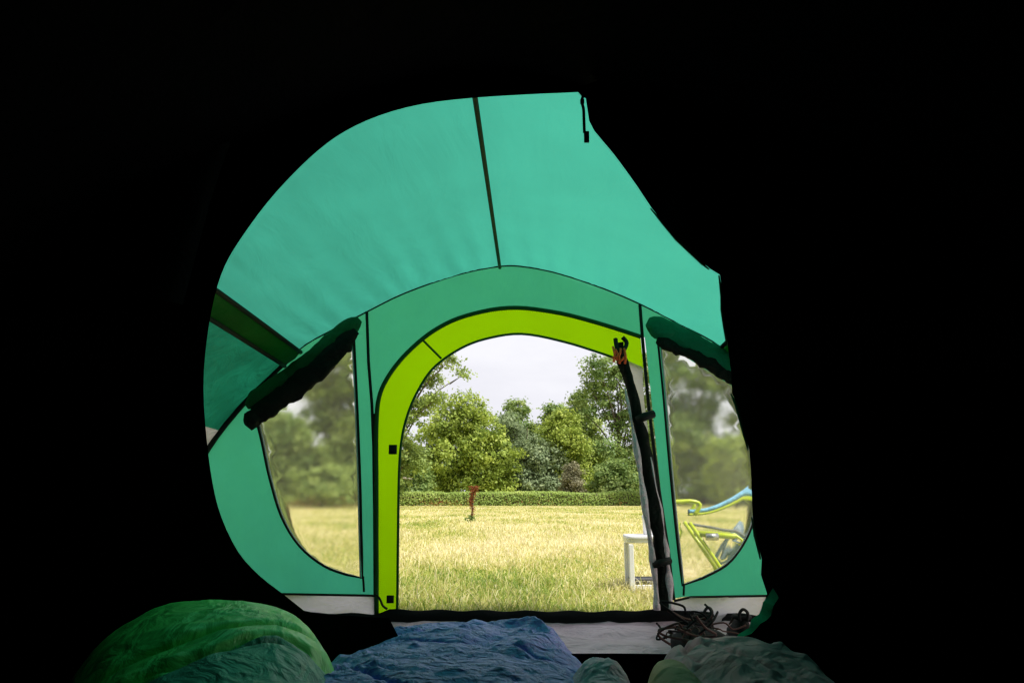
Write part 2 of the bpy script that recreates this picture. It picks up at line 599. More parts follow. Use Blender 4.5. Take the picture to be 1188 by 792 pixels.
D = 4.0            # the tent's front wall
def build_grass():
    n = 430000
    d = np.exp(rng.uniform(math.log(3.9), math.log(74), n))
    a = rng.uniform(R(-47), R(47), n)
    x = d * np.sin(a)
    y = d * np.cos(a)
    m = 9000
    x = np.concatenate([x, rng.uniform(-9, 9, m)])
    y = np.concatenate([y, rng.uniform(-4, 5, m)])
    keep = ~((np.abs(x) < 2.15) & (y < D + 0.22) & (y > -1.2))
    x, y = x[keep], y[keep]
    n = len(x)
    d = np.hypot(x, y)
    pn = fbm(np.stack([x * 0.5, y * 0.28, np.zeros(n)], 1), 3, 4)
    pn2 = fbm(np.stack([x * 2.2, y * 1.6, np.zeros(n) + 4], 1), 9, 3)
    pn3 = fbm(np.stack([x * 0.9, y * 0.35, np.zeros(n) + 9], 1), 21, 3)
    tint = np.clip(0.57 + 0.22 * pn + 0.14 * pn2 + 0.3 * pn3 + rng.normal(0, 0.23, n), 0, 1)
    hgt = rng.uniform(0.03, 0.1, n) * (1 + 0.45 * pn2) * (1 + 0.2 * pn)
    hgt *= np.clip(1.15 - d / 120, 0.5, 1.1)
    tall = rng.random(n) < 0.035
    hgt[tall] *= 2.0
    tint[tall] = np.clip(0.75 + rng.normal(0, 0.12, tall.sum()), 0, 1)
    w = (0.0009 + 0.00036 * d) * rng.uniform(0.6, 1.5, n)
    w[tall] *= 0.7
    az = rng.uniform(0, 2 * math.pi, n)
    lean = 0.25 + 1.9 * rng.random(n) ** 1.2
    lx, ly = np.cos(az) * hgt * lean, np.sin(az) * hgt * lean
    wa = rng.uniform(-0.6, 0.6, n)
    wx, wy = np.cos(wa) * w, np.sin(wa) * w
    z0 = np.full(n, -0.03)
    b0 = np.stack([x - wx, y - wy, z0], 1)
    b1 = np.stack([x + wx, y + wy, z0], 1)
    m0 = np.stack([x + 0.35 * lx - 0.8 * wx, y + 0.35 * ly - 0.8 * wy, z0 + hgt * (0.72 - 0.1 * lean)], 1)
    m1 = np.stack([x + 0.35 * lx + 0.8 * wx, y + 0.35 * ly + 0.8 * wy, z0 + hgt * (0.72 - 0.1 * lean)], 1)
    tp = np.stack([x + lx, y + ly, z0 + hgt * (1.05 - 0.33 * lean)], 1)
    V = np.stack([b0, b1, m1, m0, tp], 1).reshape(-1, 3)
    base = (np.arange(n) * 5)[:, None]
    loops = np.concatenate([base, base + 1, base + 2, base + 3, base + 3, base + 2, base + 4], 1).ravel()
    counts = np.tile([4, 3], n)
    me = fast_mesh('meadow_grass', V, counts, loops, {'tint': np.repeat(tint, 5)})
    o = link('meadow_grass', me, M['grass'], None, False)
    tag(o, 'long dry yellow-green meadow grass growing over the field', 'grass', kind='stuff')
build_grass()

# ------------------------------------------------------------------ trees, hedge, plants
def leaves(cent, normals, size, tint):
    n = len(cent)
    t = rng.normal(size=(n, 3))
    nn = normals / (np.linalg.norm(normals, axis=1, keepdims=True) + 1e-9)
    u = np.cross(nn, t)
    u /= np.linalg.norm(u, axis=1, keepdims=True) + 1e-9
    v = np.cross(nn, u)
    s = (size * rng.uniform(0.6, 1.3, n))[:, None]
    fold = nn * s * 0.25
    V = np.stack([cent - u * s, cent - v * s * 0.62 + fold, cent + u * s, cent + v * s * 0.62 + fold], 1).reshape(-1, 3)
    loops = np.arange(n * 4)
    return V, np.full(n, 4), loops, np.repeat(tint, 4)

def crown_points(lobes, nclump, nleaf, clump_r, seed):
    g = np.random.default_rng(seed)
    vol = np.array([l[3] * l[4] * l[5] for l in lobes]) ** (2 / 3)
    vol = vol / vol.sum()
    nclump = int(nclump * 2.3)
    nleaf = int(nleaf * 1.35)
    cs, ns, ts = [], [], []
    for l, f in zip(lobes, vol):
        c, r = np.array(l[:3]), np.array(l[3:6])
        k = max(3, int(nclump * f))
        dv = g.normal(size=(k, 3))
        dv /= np.linalg.norm(dv, axis=1, keepdims=True)
        rad = g.uniform(0.25, 1.02, k) ** 0.55
        cc = c + dv * r * rad[:, None]
        ctint = g.normal(0, 0.13, k)
        for q in range(k):
            m = int(nleaf * g.uniform(0.5, 1.4))
            cr = clump_r * g.uniform(0.5, 1.25)
            off = g.normal(size=(m, 3)) * cr * np.array([0.6, 0.6, 0.38])
            cs.append(cc[q] + off)
            ns.append(dv[q] * 0.55 + np.array([0, 0, 0.5]) + g.normal(size=3) * 0.35 + g.normal(size=(m, 3)) * 0.36)
            ts.append(np.clip(0.5 + ctint[q] + g.normal(0, 0.1, m), 0, 1))
    return np.concatenate(cs), np.concatenate(ns), np.concatenate(ts)

def tree(name, label, px, top, wpx, depth, mat, nclump=230, nleaf=30, leaf=0.2, clump=0.75, lobes=None, seed=1,
         low=0.06, group='trees beyond the field', nl=13, trunk=True, zsq=1.0):
    """px, top, wpx: centre, top and width in photo pixels; lobes optional [(dx, z, r)] in fractions of width and height"""
    g = np.random.default_rng(seed)
    tp = U(px, top, depth)
    x, h = tp.x, tp.z
    w = wpx * depth / FPX * 1.02
    root = thing(name, label, 'shrub' if 'shrub' in name or 'bush' in name else 'tree', (x, depth, -0.03), group)
    L_ = []
    if lobes:
        for (fx, fz, fr) in lobes:
            r = fr * w
            L_.append((x + fx * w, depth + g.uniform(-0.15, 0.15) * w, fz * h, r * 1.12, r, r * 0.9 * zsq))
    else:
        for i in range(nl):
            fz = low + 0.12 + (0.82 - low) * (i + 0.5) / nl
            prof = math.sin(math.pi * min(1, max(0.05, (fz - low) / (1 - low) * 0.86 + 0.12))) ** 0.7
            an = g.uniform(0, 2 * math.pi)
            rr = prof * w * 0.34 * g.uniform(0.5, 1.0)
            r = w * 0.2 * g.uniform(0.75, 1.25) * (0.55 + 0.45 * prof)
            zc = min(fz * h, h - r * 0.85 * zsq)
            L_.append((x + rr * math.cos(an), depth + rr * math.sin(an) * 0.8, zc, r, r, r * 0.85 * zsq))
        L_.append((x, depth, h - w * 0.17 * zsq, w * 0.2, w * 0.2, w * 0.17 * zsq))
        L_.append((x, depth, h * 0.45, w * 0.26, w * 0.26, h * 0.3))
    c, nrm, ti = crown_points(L_, nclump, nleaf, clump, seed)
    ok = c[:, 2] > 0.05
    V, cn, lp, tt = leaves(c[ok], nrm[ok], leaf * 0.92, ti[ok])
    me = fast_mesh('crown', V, cn, lp, {'tint': tt})
    link('crown', me, mat, root, False)
    if trunk:
        ds = []
        rt = max(0.1, h * 0.013)
        path = [Vector((x + g.uniform(-.1, .1) * k, depth, -0.03 + h * 0.8 * k / 5)) for k in range(6)]
        ds.append(tube_data(spline(path, 3), [rt * (1.25 - 0.065 * i) for i in range(16)], 9))
        for l in L_:
            z0 = max(0.15 * h, l[2] * 0.45)
            a = Vector((x, depth, z0))
            b = Vector(l[:3])
            mid = (a + b) / 2 + Vector((0, 0, (b - a).length * 0.12))
            ds.append(tube_data(spline([a, mid, b], 4), [rt * (0.5 - 0.045 * i) for i in range(9)], 6))
            for q in range(3):
                e = b + Vector(g.normal(size=3)) * l[3] * 0.5
                ds.append(tube_data([mid.lerp(b, 0.6), e], [rt * 0.2, rt * 0.05], 5))
        v, f = join(ds)
        link('trunk', mesh_np('trunk', v, f), M['bark'], root)
    return root

tree('round_tree', 'broad yellow-green round tree left of centre behind the hedge', 534, 456, 140, 82, M['leaf_yellow'], 330, 34, 0.2, 0.8, seed=11,
     lobes=[(-.02, .86, .16), (.1, .8, .16), (.03, .7, .22), (-.12, .66, .18), (.2, .62, .18), (-.25, .5, .18), (0, .5, .25), (.25, .45, .22), (-.33, .33, .2),
            (-.1, .3, .22), (.14, .28, .22), (.33, .26, .18), (-.2, .16, .17), (.05, .14, .18), (.28, .12, .15), (-.4, .2, .13)])
tree('willow_tree', 'grey-green willow with feathery foliage beside the yellow-green round tree', 612, 472, 92, 84, M['leaf_grey'], 300, 34, 0.17, 0.6, seed=12, zsq=1.1,
     lobes=[(-.26, .84, .15), (-.2, .7, .2), (-.3, .5, .22), (0, .5, .24), (.2, .44, .22), (-.05, .3, .28), (.3, .24, .2), (.1, .16, .24), (-.3, .2, .22), (.4, .12, .14)])
tree('broadleaf_tree', 'olive-yellow domed tree between the grey-green willow and the tallest tree', 655, 474, 88, 86, M['leaf_yellow'], 260, 34, 0.18, 0.7, seed=13, low=0.1)
tree('oak_tree', 'tallest tree with layered boughs and sky gaps at right of the doorway', 716, 408, 140, 88, M['leaf_mid'], 300, 34, 0.2, 0.75, seed=14,
     lobes=[(0, .92, .13), (-.17, .88, .13), (.2, .88, .15), (-.06, .78, .16), (-.22, .74, .1), (.2, .72, .17), (-.02, .62, .16), (-.3, .6, .1), (.3, .56, .16), (.08, .48, .15),
            (.34, .36, .18), (-.12, .33, .12), (.08, .27, .17), (.3, .2, .18), (-.05, .15, .17), (-.25, .13, .15), (.15, .1, .16)])
tree('distant_tree', 'far dark domed tree top rising behind the grey-green willow', 598, 461, 74, 110, M['leaf_mid'], 170, 30, 0.24, 0.9, seed=15)
tree('distant_tree', 'far smaller tree top in the dip of the skyline behind the olive-yellow domed tree', 640, 468, 62, 112, M['leaf_mid'], 150, 30, 0.24, 0.9, seed=16)
tree('distant_tree', 'far olive tree whose crown touches the left side of the tallest tree', 676, 454, 60, 104, M['leaf_olive'], 150, 30, 0.22, 0.85, seed=17)
tree('overhanging_tree', 'loose airy tree with drooping sprays at the left edge of the doorway', 462, 404, 132, 56, M['leaf_olive'], 260, 30, 0.14, 0.5, seed=18,
     lobes=[(-.2, .93, .2), (.15, .96, .08), (.3, .9, .1), (.46, .9, .07), (.56, .84, .05), (.28, .8, .09), (.1, .8, .14), (-.2, .75, .22), (.18, .62, .11), (.34, .66, .08), (.05, .5, .14), (-.25, .5, .22),
            (.12, .3, .15), (-.1, .2, .2)])
tree('dark_bush', 'dark shaded bush low at the left under the drooping sprays', 478, 536, 50, 74, M['leaf_mid'], 120, 30, 0.16, 0.6, seed=19, trunk=True)
tree('grey_shrub', 'small pinkish-grey twiggy shrub on the hedge right of the willow', 664, 538, 34, 78, M['leaf_brown'], 90, 26, 0.13, 0.4, seed=20)
tree('low_bush', 'low mid-green bush spreading below the tallest tree', 712, 534, 74, 79, M['leaf_mid'], 150, 30, 0.17, 0.6, seed=21)
def build_far_wood():
    n = 26000
    x = rng.uniform(-75, 75, n)
    y = 122 + rng.normal(0, 2.0, n)
    top = 8.5 + 2.2 * fbm(np.stack([x * 0.12, 0 * x, 0 * x], 1), 31, 4)
    z = rng.random(n) ** 0.8 * top
    V, c, lp, tt = leaves(np.stack([x, y, z], 1), np.array([0, -0.5, 0.6]) + rng.normal(size=(n, 3)) * 0.5, 0.42, np.clip(rng.normal(.4, .2, n), 0, 1))
    o = link('far_wood', fast_mesh('far_wood', V, c, lp, {'tint': tt}), M['leaf_mid'], None, False)
    tag(o, 'dark far-off wood showing in the gaps between the trees', 'wood', kind='stuff')
build_far_wood()
# seen through the left window
tree('window_tree', 'tall pale olive tree seen through the left tent window', 388, 396, 110, 62, M['leaf_olive'], 420, 30, 0.16, 0.65, seed=22,
     lobes=[(.1, .93, .16), (-.08, .86, .14), (.3, .84, .17), (.05, .72, .2), (-.2, .7, .13), (.3, .62, .2), (-.1, .54, .2), (.15, .46, .2), (-.3, .4, .18), (.36, .4, .18), (0, .28, .24), (-.3, .2, .2), (.3, .18, .22)])
tree('window_tree', 'shorter bushy tree at the left edge of the left tent window', 322, 476, 90, 60, M['leaf_mid'], 200, 30, 0.16, 0.6, seed=23)
tree('meadow_bush', 'low bush at the field edge behind the left tent window', 376, 540, 90, 54, M['leaf_olive'], 130, 28, 0.13, 0.45, seed=24)
# seen through the right window
tree('window_tree', 'dark grey-green tree seen through the upper right tent window', 806, 392, 130, 70, M['leaf_mid'], 460, 30, 0.17, 0.7, seed=25,
     lobes=[(-.2, .92, .16), (.1, .94, .17), (.35, .86, .16), (-.3, .78, .17), (0, .76, .2), (.28, .7, .15), (-.25, .6, .2), (.05, .56, .18), (-.3, .42, .2), (-.05, .36, .2), (.22, .3, .2), (-.25, .2, .2), (.1, .16, .22), (.4, .14, .2)])
tree('window_tree', 'leafy tree at the right edge of the right tent window', 884, 410, 110, 66, M['leaf_olive'], 360, 30, 0.17, 0.7, seed=26)
tree('yellow_bush', 'yellow-green rounded bush behind the camp chair in the right window', 850, 506, 80, 52, M['leaf_yellow'], 150, 28, 0.13, 0.5, seed=27)

def build_branch():
    p = [U(440, 540, 70), U(455, 549, 70), U(466, 554, 70), U(478, 556, 70)]
    o = tube('fallen_branch', spline(p, 4), [0.3 - 0.018 * i for i in range(13)], M['palebark'])
    tag(o, 'bare pale branch slanting low at the left edge of the doorway', 'branch')
    # its foot reaches the ground
    p2 = [U(440, 540, 70), Vector((U(432, 540, 70).x, 70.3, 1.2)), Vector((U(428, 540, 70).x, 70.5, -0.05))]
    v, f = tube_data(spline(p2, 4), [0.3 + 0.012 * i for i in range(9)])
    me2 = mesh_np('b', v, f)
    import bmesh
    bm = bmesh.new()
    bm.from_mesh(o.data)
    bm.from_mesh(me2)
    bm.to_mesh(o.data)
    bm.free()
build_branch()

def build_hedge():
    Y, H = 71.0, U(600, 571, 71).z
    root = thing('clipped_hedge', 'long low clipped green hedge along the far edge of the field', 'hedge', (0, Y, -0.03))
    n = 60000
    x = rng.uniform(-62, 62, n)
    top = rng.random(n) < 0.4
    y = np.where(top, rng.uniform(Y - .7, Y + .7, n), Y - 0.7 + rng.normal(0, 0.1, n))
    hh = H - 0.04 + 0.13 * fbm(np.stack([x * 0.5, np.zeros(n), np.zeros(n)], 1), 5, 3)
    z = np.where(top, hh + rng.normal(0, 0.05, n), rng.uniform(-0.02, 1, n) * hh)
    nr = np.where(top[:, None], np.array([0, -0.2, 1.0]), np.array([0, -0.8, 0.6])) + rng.normal(size=(n, 3)) * 0.35
    pn = fbm(np.stack([x * 0.35, z * 1.5, np.zeros(n)], 1), 8, 3)
    ti = np.clip(0.55 + 0.2 * pn + rng.normal(0, 0.1, n), 0, 1)
    V, c, lp, tt = leaves(np.stack([x, y, z], 1), nr, 0.085, ti)
    me = fast_mesh('foliage', V, c, lp, {'tint': tt})
    link('foliage', me, M['leaf_hedge'], root, False)
    v, f = box_data((0, Y, H / 2 - 0.06), (124, 1.2, H - 0.1))
    link('twig_core', mesh_np('twig_core', v, f), M['bark'], root)
build_hedge()

def build_docks():
    # one tall rusty dock
    b = U(546, 602, 21)
    b.z = 0
    top = U(549, 564, 21)
    root = thing('dock_plant', 'tall rust-red dock seed stalk standing alone in the field', 'plant', (b.x, b.y, -0.03))
    st = spline([b + Vector((0, 0, -.03)), b.lerp(top, .5) + Vector((.03, 0, 0)), top], 5)
    ds = [tube_data(st, [0.02 - 0.001 * i for i in range(len(st))], 6)]
    for k in range(4):
        p = b.lerp(top, 0.45 + 0.12 * k)
        ds.append(tube_data([p, p + Vector((random.choice((-1, 1)) * .1, random.uniform(-.05, .05), .16))], [0.006, 0.003], 5))
    v, f = join(ds)
    link('stalk', mesh_np('stalk', v, f), M['bark'], root)
    n = 900
    t = rng.random(n) ** 0.6
    c = np.array([b.lerp(top, 0.12 + 0.9 * a) for a in t])
    sg = np.where(rng.random(n) < 0.5, -1, 1)
    c[:, 0] += rng.normal(0, 0.02 + 0.03 * t, n) + np.where(t > 0.6, 0.06 * (t - 0.6) / 0.4 * sg, 0) + 0.03 * np.sin(t * 9)
    c[:, 1] += rng.normal(0, 0.04, n)
    V, cn, lp, tt = leaves(c, rng.normal(size=(n, 3)), 0.02, np.clip(rng.normal(.45, .2, n), 0, 1))
    link('seed_head', fast_mesh('seed_head', V, cn, lp, {'tint': tt}), M['dock'], root, False)
    k = 70
    V, cn, lp, tt = leaves(np.array([[b.x, b.y, 0.1]]) + rng.normal(size=(k, 3)) * np.array([.055, .055, .045]), rng.normal(size=(k, 3)) * .5 + np.array([0, 0, .6]), 0.045, np.clip(rng.normal(.4, .2, k), 0, 1))
    link('leaf', fast_mesh('leaf', V, cn, lp, {'tint': tt}), M['leaf_mid'], root, False)
    # scattered rusty weeds at the hedge foot
    cs, ts = [], []
    for (px, py, dp, wd_, k) in ((508, 588, 60, 2.6, 380), (595, 587, 64, 1.2, 60), (622, 587, 62, 0.9, 50), (673, 583, 66, 0.9, 70), (642, 588, 60, .7, 40), (722, 588, 58, .6, 30),
                                 (535, 590, 56, 1.0, 30), (352, 578, 46, 1.8, 320), (398, 580, 50, 1.6, 120), (300, 580, 50, 2, 100)):
        x0 = U(px, py, dp).x
        k = max(10, k // 2)
        c = np.stack([x0 + rng.normal(0, wd_ * .5, k), dp + rng.normal(0, 1.0, k), np.abs(rng.normal(0.3, .18, k))], 1)
        cs.append(c)
        ts.append(np.clip(rng.normal(.5, .22, k), 0, 1))
    c = np.concatenate(cs)
    V, cn, lp, tt = leaves(c, rng.normal(size=(len(c), 3)), 0.05, np.concatenate(ts))
    o = link('rusty_weeds', fast_mesh('rusty_weeds', V, cn, lp, {'tint': tt}), M['dock'], None, False)
    tag(o, 'reddish dock weeds scattered along the foot of the hedge', 'weeds', kind='stuff')
build_docks()

# ------------------------------------------------------------------ the tent
tent = thing('tent', 'green tunnel tent porch with lime-edged arched doorway and clear windows', 'tent', (0, D, 0))

def XZ(pts, depth=D):
    return [(U(a, b, depth).x, U(a, b, depth).z) for a, b in pts]

def smooth2(pts, n=5, closed=False):
    return [(v.x, v.y) for v in spline([Vector((a, b, 0)) for a, b in pts], n, closed)]

ARC = smooth2([(186, 690), (196, 640), (212, 580), (241, 520), (287, 462), (345, 407), (383, 384), (427, 361), (470, 340), (530, 319), (580, 309), (612, 310), (650, 318),
               (698, 334), (743, 353), (790, 377), (838, 404), (888, 455), (930, 512), (962, 575), (978, 635), (986, 690)], 4)
ARC_XZ = XZ(ARC)
i_l, i_r = 5 * 4, 16 * 4         # the creases in ARC
i_ridge = 10 * 4

def billow(x, z):
    x, z = np.asarray(x), np.asarray(z)
    p = np.stack([x * 2.2, z * 1.6, np.zeros(len(x))], 1)
    q = np.stack([(x + z) * 7, (x - z) * 2.2, np.zeros(len(x)) + 3], 1)
    return D + 0.010 * vnoise(p, 2) + 0.004 * vnoise(q, 6)

# pixel outlines on the front wall
DOOR_OUT = smooth2([(437, 712), (437, 640), (437, 560), (437, 500), (440, 462), (452, 435), (473, 409), (503, 384), (540, 367), (590, 358), (640, 362), (690, 374), (743, 391)], 5) + [(748, 391), (766, 560), (781, 712)]
DOOR_IN = smooth2([(461, 712), (462, 640), (463, 565), (465, 520), (471, 488), (483, 457), (502, 428), (530, 407), (562, 394), (605, 388), (655, 397), (700, 411), (744, 427)], 5)
WIN_L = smooth2([(409, 392), (413, 480), (416, 570), (418, 669)], 3) + smooth2([(400, 665), (375, 655), (348, 632), (328, 598), (315, 555), (307, 515), (300, 486)], 4)
WIN_R = smooth2([(766, 396), (773, 470), (783, 580), (793, 677)], 3) + smooth2([(815, 669), (842, 654), (860, 632), (872, 605), (876, 580), (873, 540), (863, 495), (850, 448)], 4)

def build_front():
    # the doorway is cut out of the lower edge
    left = [(186, 688), (330, 688), (436, 690)] + [p for p in DOOR_OUT if p[1] < 690] + [(779, 694), (800, 691), (986, 690)]
    # the reversed arc ends at the left foot: go on along the bottom, round the doorway, to the right foot
    poly = list(reversed(ARC)) + left[1:-1]
    sheet('front_panel', XZ(poly), [XZ(WIN_L), XZ(WIN_R)], 0.045, billow, M['front'], tent)
    # lime door band
    inn = DOOR_IN + [(746, 428), (743, 392)]
    dpart = [p for p in DOOR_OUT if p[0] < 744]
    band = sheet('door_band', XZ(dpart + list(reversed(inn[:-1]))), [], 0.03, lambda x, z: billow(x, z) - 0.004, M['lime'], tent)
    pipe = lambda name, pts, r, mat, parent=tent, off=0.012, **k: tube(name, [Vector((p[0], float(billow([p[0]], [p[1]])[0]) - off, p[1])) for p in XZ(pts)], r, mat, parent, **k)
    pipe('outer_piping', [p for p in DOOR_OUT if p[0] < 746][0:], 0.0125, M['piping'], band)
    pipe('inner_piping', DOOR_IN, 0.007, M['piping'], band)
    pipe('cross_seam', [(490, 394), (501, 405), (512, 416)], 0.006, M['piping'], band)
    for (cx, cy, w, h) in ((456.5, 521.5, 9, 11), (453.5, 694, 8, 9)):
        a, b = U(cx - w / 2, cy - h / 2, D), U(cx + w / 2, cy + h / 2, D)
        v, f = box_data(((a.x + b.x) / 2, D - 0.022, (a.z + b.z) / 2), (abs(b.x - a.x), 0.01, abs(a.z - b.z)))
        link('velcro_tab', mesh_np('velcro_tab', v, f), M['seam'], band)
    # black zip line outside the lime band, vertical seams, arc seam
    pipe('door_zip', [(435.5, 705), (435, 600), (434, 520), (435, 480)], 0.009, M['seam'], tent, 0.01)
    pipe('panel_seam', [(426, 362), (428, 420), (432, 470), (434, 520)], 0.0085, M['seam'], tent, 0.01)
    pipe('panel_seam', [(742, 354), (745, 392), (752, 470), (763, 560), (775, 640), (781, 695)], 0.0095, M['seam'], tent, 0.01)
    pipe('lower_seam', [(421.5, 668), (422.5, 686)], 0.006, M['seam'], tent, 0.01)
    pipe('lower_seam', [(793, 676), (792.5, 690)], 0.006, M['seam'], tent, 0.01)
    for win, lab in ((WIN_L, 'l'), (WIN_R, 'r')):
        out_xz = XZ(win)
        w = thing_part('window')
        pane = sheet('pane', out_xz, [], 0.05, lambda x, z: billow(x, z) + 0.002, M['pane'], w)
        md = pane.modifiers.new('thickness', 'SOLIDIFY')
        md.thickness = 0.0015
        pipe('binding', win[:-1], 0.005, M['pipewhite'], w, 0.006)
        cx = sum(p[0] for p in win) / len(win)
        cy = sum(p[1] for p in win) / len(win)
        pipe('trim', [(cx + (a - cx) * 1.045, cy + (b - cy) * 1.012) for a, b in win], 0.0065, M['seam'], w, 0.008)
    # pale mud skirts and the black seam above
    s1 = sheet('mud_skirt', XZ([(190, 689), (330, 689), (436, 691), (435, 714), (360, 712), (200, 716)]), [], 0.04, lambda x, z: billow(x, z) - 0.02 - 0.02 * np.sin(x * 9), M['mud'], tent)
    s2 = sheet('mud_skirt', XZ([(782, 696), (800, 692), (984, 690), (980, 740), (775, 728)]), [], 0.04, lambda x, z: billow(x, z) - 0.02 - 0.03 * np.sin(x * 14), M['mud'], tent)
    pipe('skirt_seam', [(186, 688), (330, 688), (436, 690)], 0.006, M['seam'], tent, 0.022)
    pipe('skirt_seam', [(781, 696), (800, 691.5), (900, 690), (984, 690)], 0.006, M['seam'], tent, 0.022)
    # black door sill
    top = [(196, 716), (330, 709), (437, 711), (450, 706), (600, 707.5), (700, 708), (762, 706), (785, 706), (840, 709), (880, 713), (980, 718)]
    tx = XZ(top)
    zs = np.array([p[1] for p in tx])
    xs = np.array([p[0] for p in tx])
    V, F = [], []
    m = 90
    for i in range(m):
        x = xs[0] + (xs[-1] - xs[0]) * i / (m - 1)
        zt = float(np.interp(x, xs, zs)) + 0.004 * math.sin(i * 1.1)
        for (yy, zz) in ((D - 0.05, -0.02), (D - 0.045 + 0.006 * math.sin(i * .7), zt * 0.6), (D - 0.03, zt), (D - 0.004, zt - 0.002), (D - 0.004, -0.02)):
            V.append((x, yy, zz))
    for i in range(m - 1):
        for k in range(4):
            F.append((i * 5 + k, (i + 1) * 5 + k, (i + 1) * 5 + k + 1, i * 5 + k + 1))
    link('door_sill', mesh_np('door_sill', V, F), M['sill'], tent)

def thing_part(name):
    o = bpy.data.objects.new(name, None)
    o.empty_display_size = 0.05
    C.objects.link(o)
    o.parent = tent
    return o

def xform(p, y):
    """a point of the front arc carried back along the tunnel to distance y"""
    dy = D - y
    x, z = p
    hump = 0.05 * math.sin(min(1, dy / 2.2) * math.pi * 0.5)
    return Vector((x - 0.03 * dy, y, z + (hump if z > 0.9 else hump * max(0, z) / 0.9) * (0.35 + 0.65 * (0.5 - 0.5 * math.cos(math.pi * min(1, abs(x) / 0.9))))))

def loft(name, arc, y0, y1, ny, mat, parent, sag=0.0, wob=0.0):
    V, F = [], []
    n = len(arc)
    for j in range(ny + 1):
        y = y0 + (y1 - y0) * j / ny
        for i, p in enumerate(arc):
            q = xform(p, y)
            t = i / (n - 1)
            s = sag * math.sin(math.pi * t) * math.sin(math.pi * min(1, j / ny * 1.0))
            q.z -= s
            if name == 'roof_panel':
                dd = D - y
                q.z += 0.006 * math.exp(-dd / 0.12) * min(1, dd / 0.03) * math.sin(i * 1.9 + 2 * math.sin(i * .7)) + 0.006 * min(1, dd / 0.15) * math.exp(-dd / 0.5) * math.sin(i * 0.9 + dd * 2)
            V.append(q)
    if wob:
        A = np.array([tuple(v) for v in V])
        nn = fbm(np.stack([A[:, 0] * 2.5 + A[:, 2], A[:, 1] * 1.2, A[:, 2] * 2.5], 1), 4, 3)
        V = [v * 1 + Vector((0, 0, wob * float(k))) if abs(v.x) < 1.1 else v + Vector((wob * float(k), 0, 0)) for v, k in zip(V, nn)]
    for j in range(ny):
        for i in range(n - 1):
            F.append((j * n + i, j * n + i + 1, (j + 1) * n + i + 1, (j + 1) * n + i))
    return link(name, mesh_np(name, V, F), mat, parent)

def resample(arc, m):
    d = [0]
    for a, b in zip(arc, arc[1:]):
        d.append(d[-1] + math.hypot(a[0] - b[0], a[1] - b[1]))
    d = np.array(d)
    t = np.linspace(0, d[-1], m)
    A = np.array(arc)
    return list(zip(np.interp(t, d, A[:, 0]), np.interp(t, d, A[:, 1])))

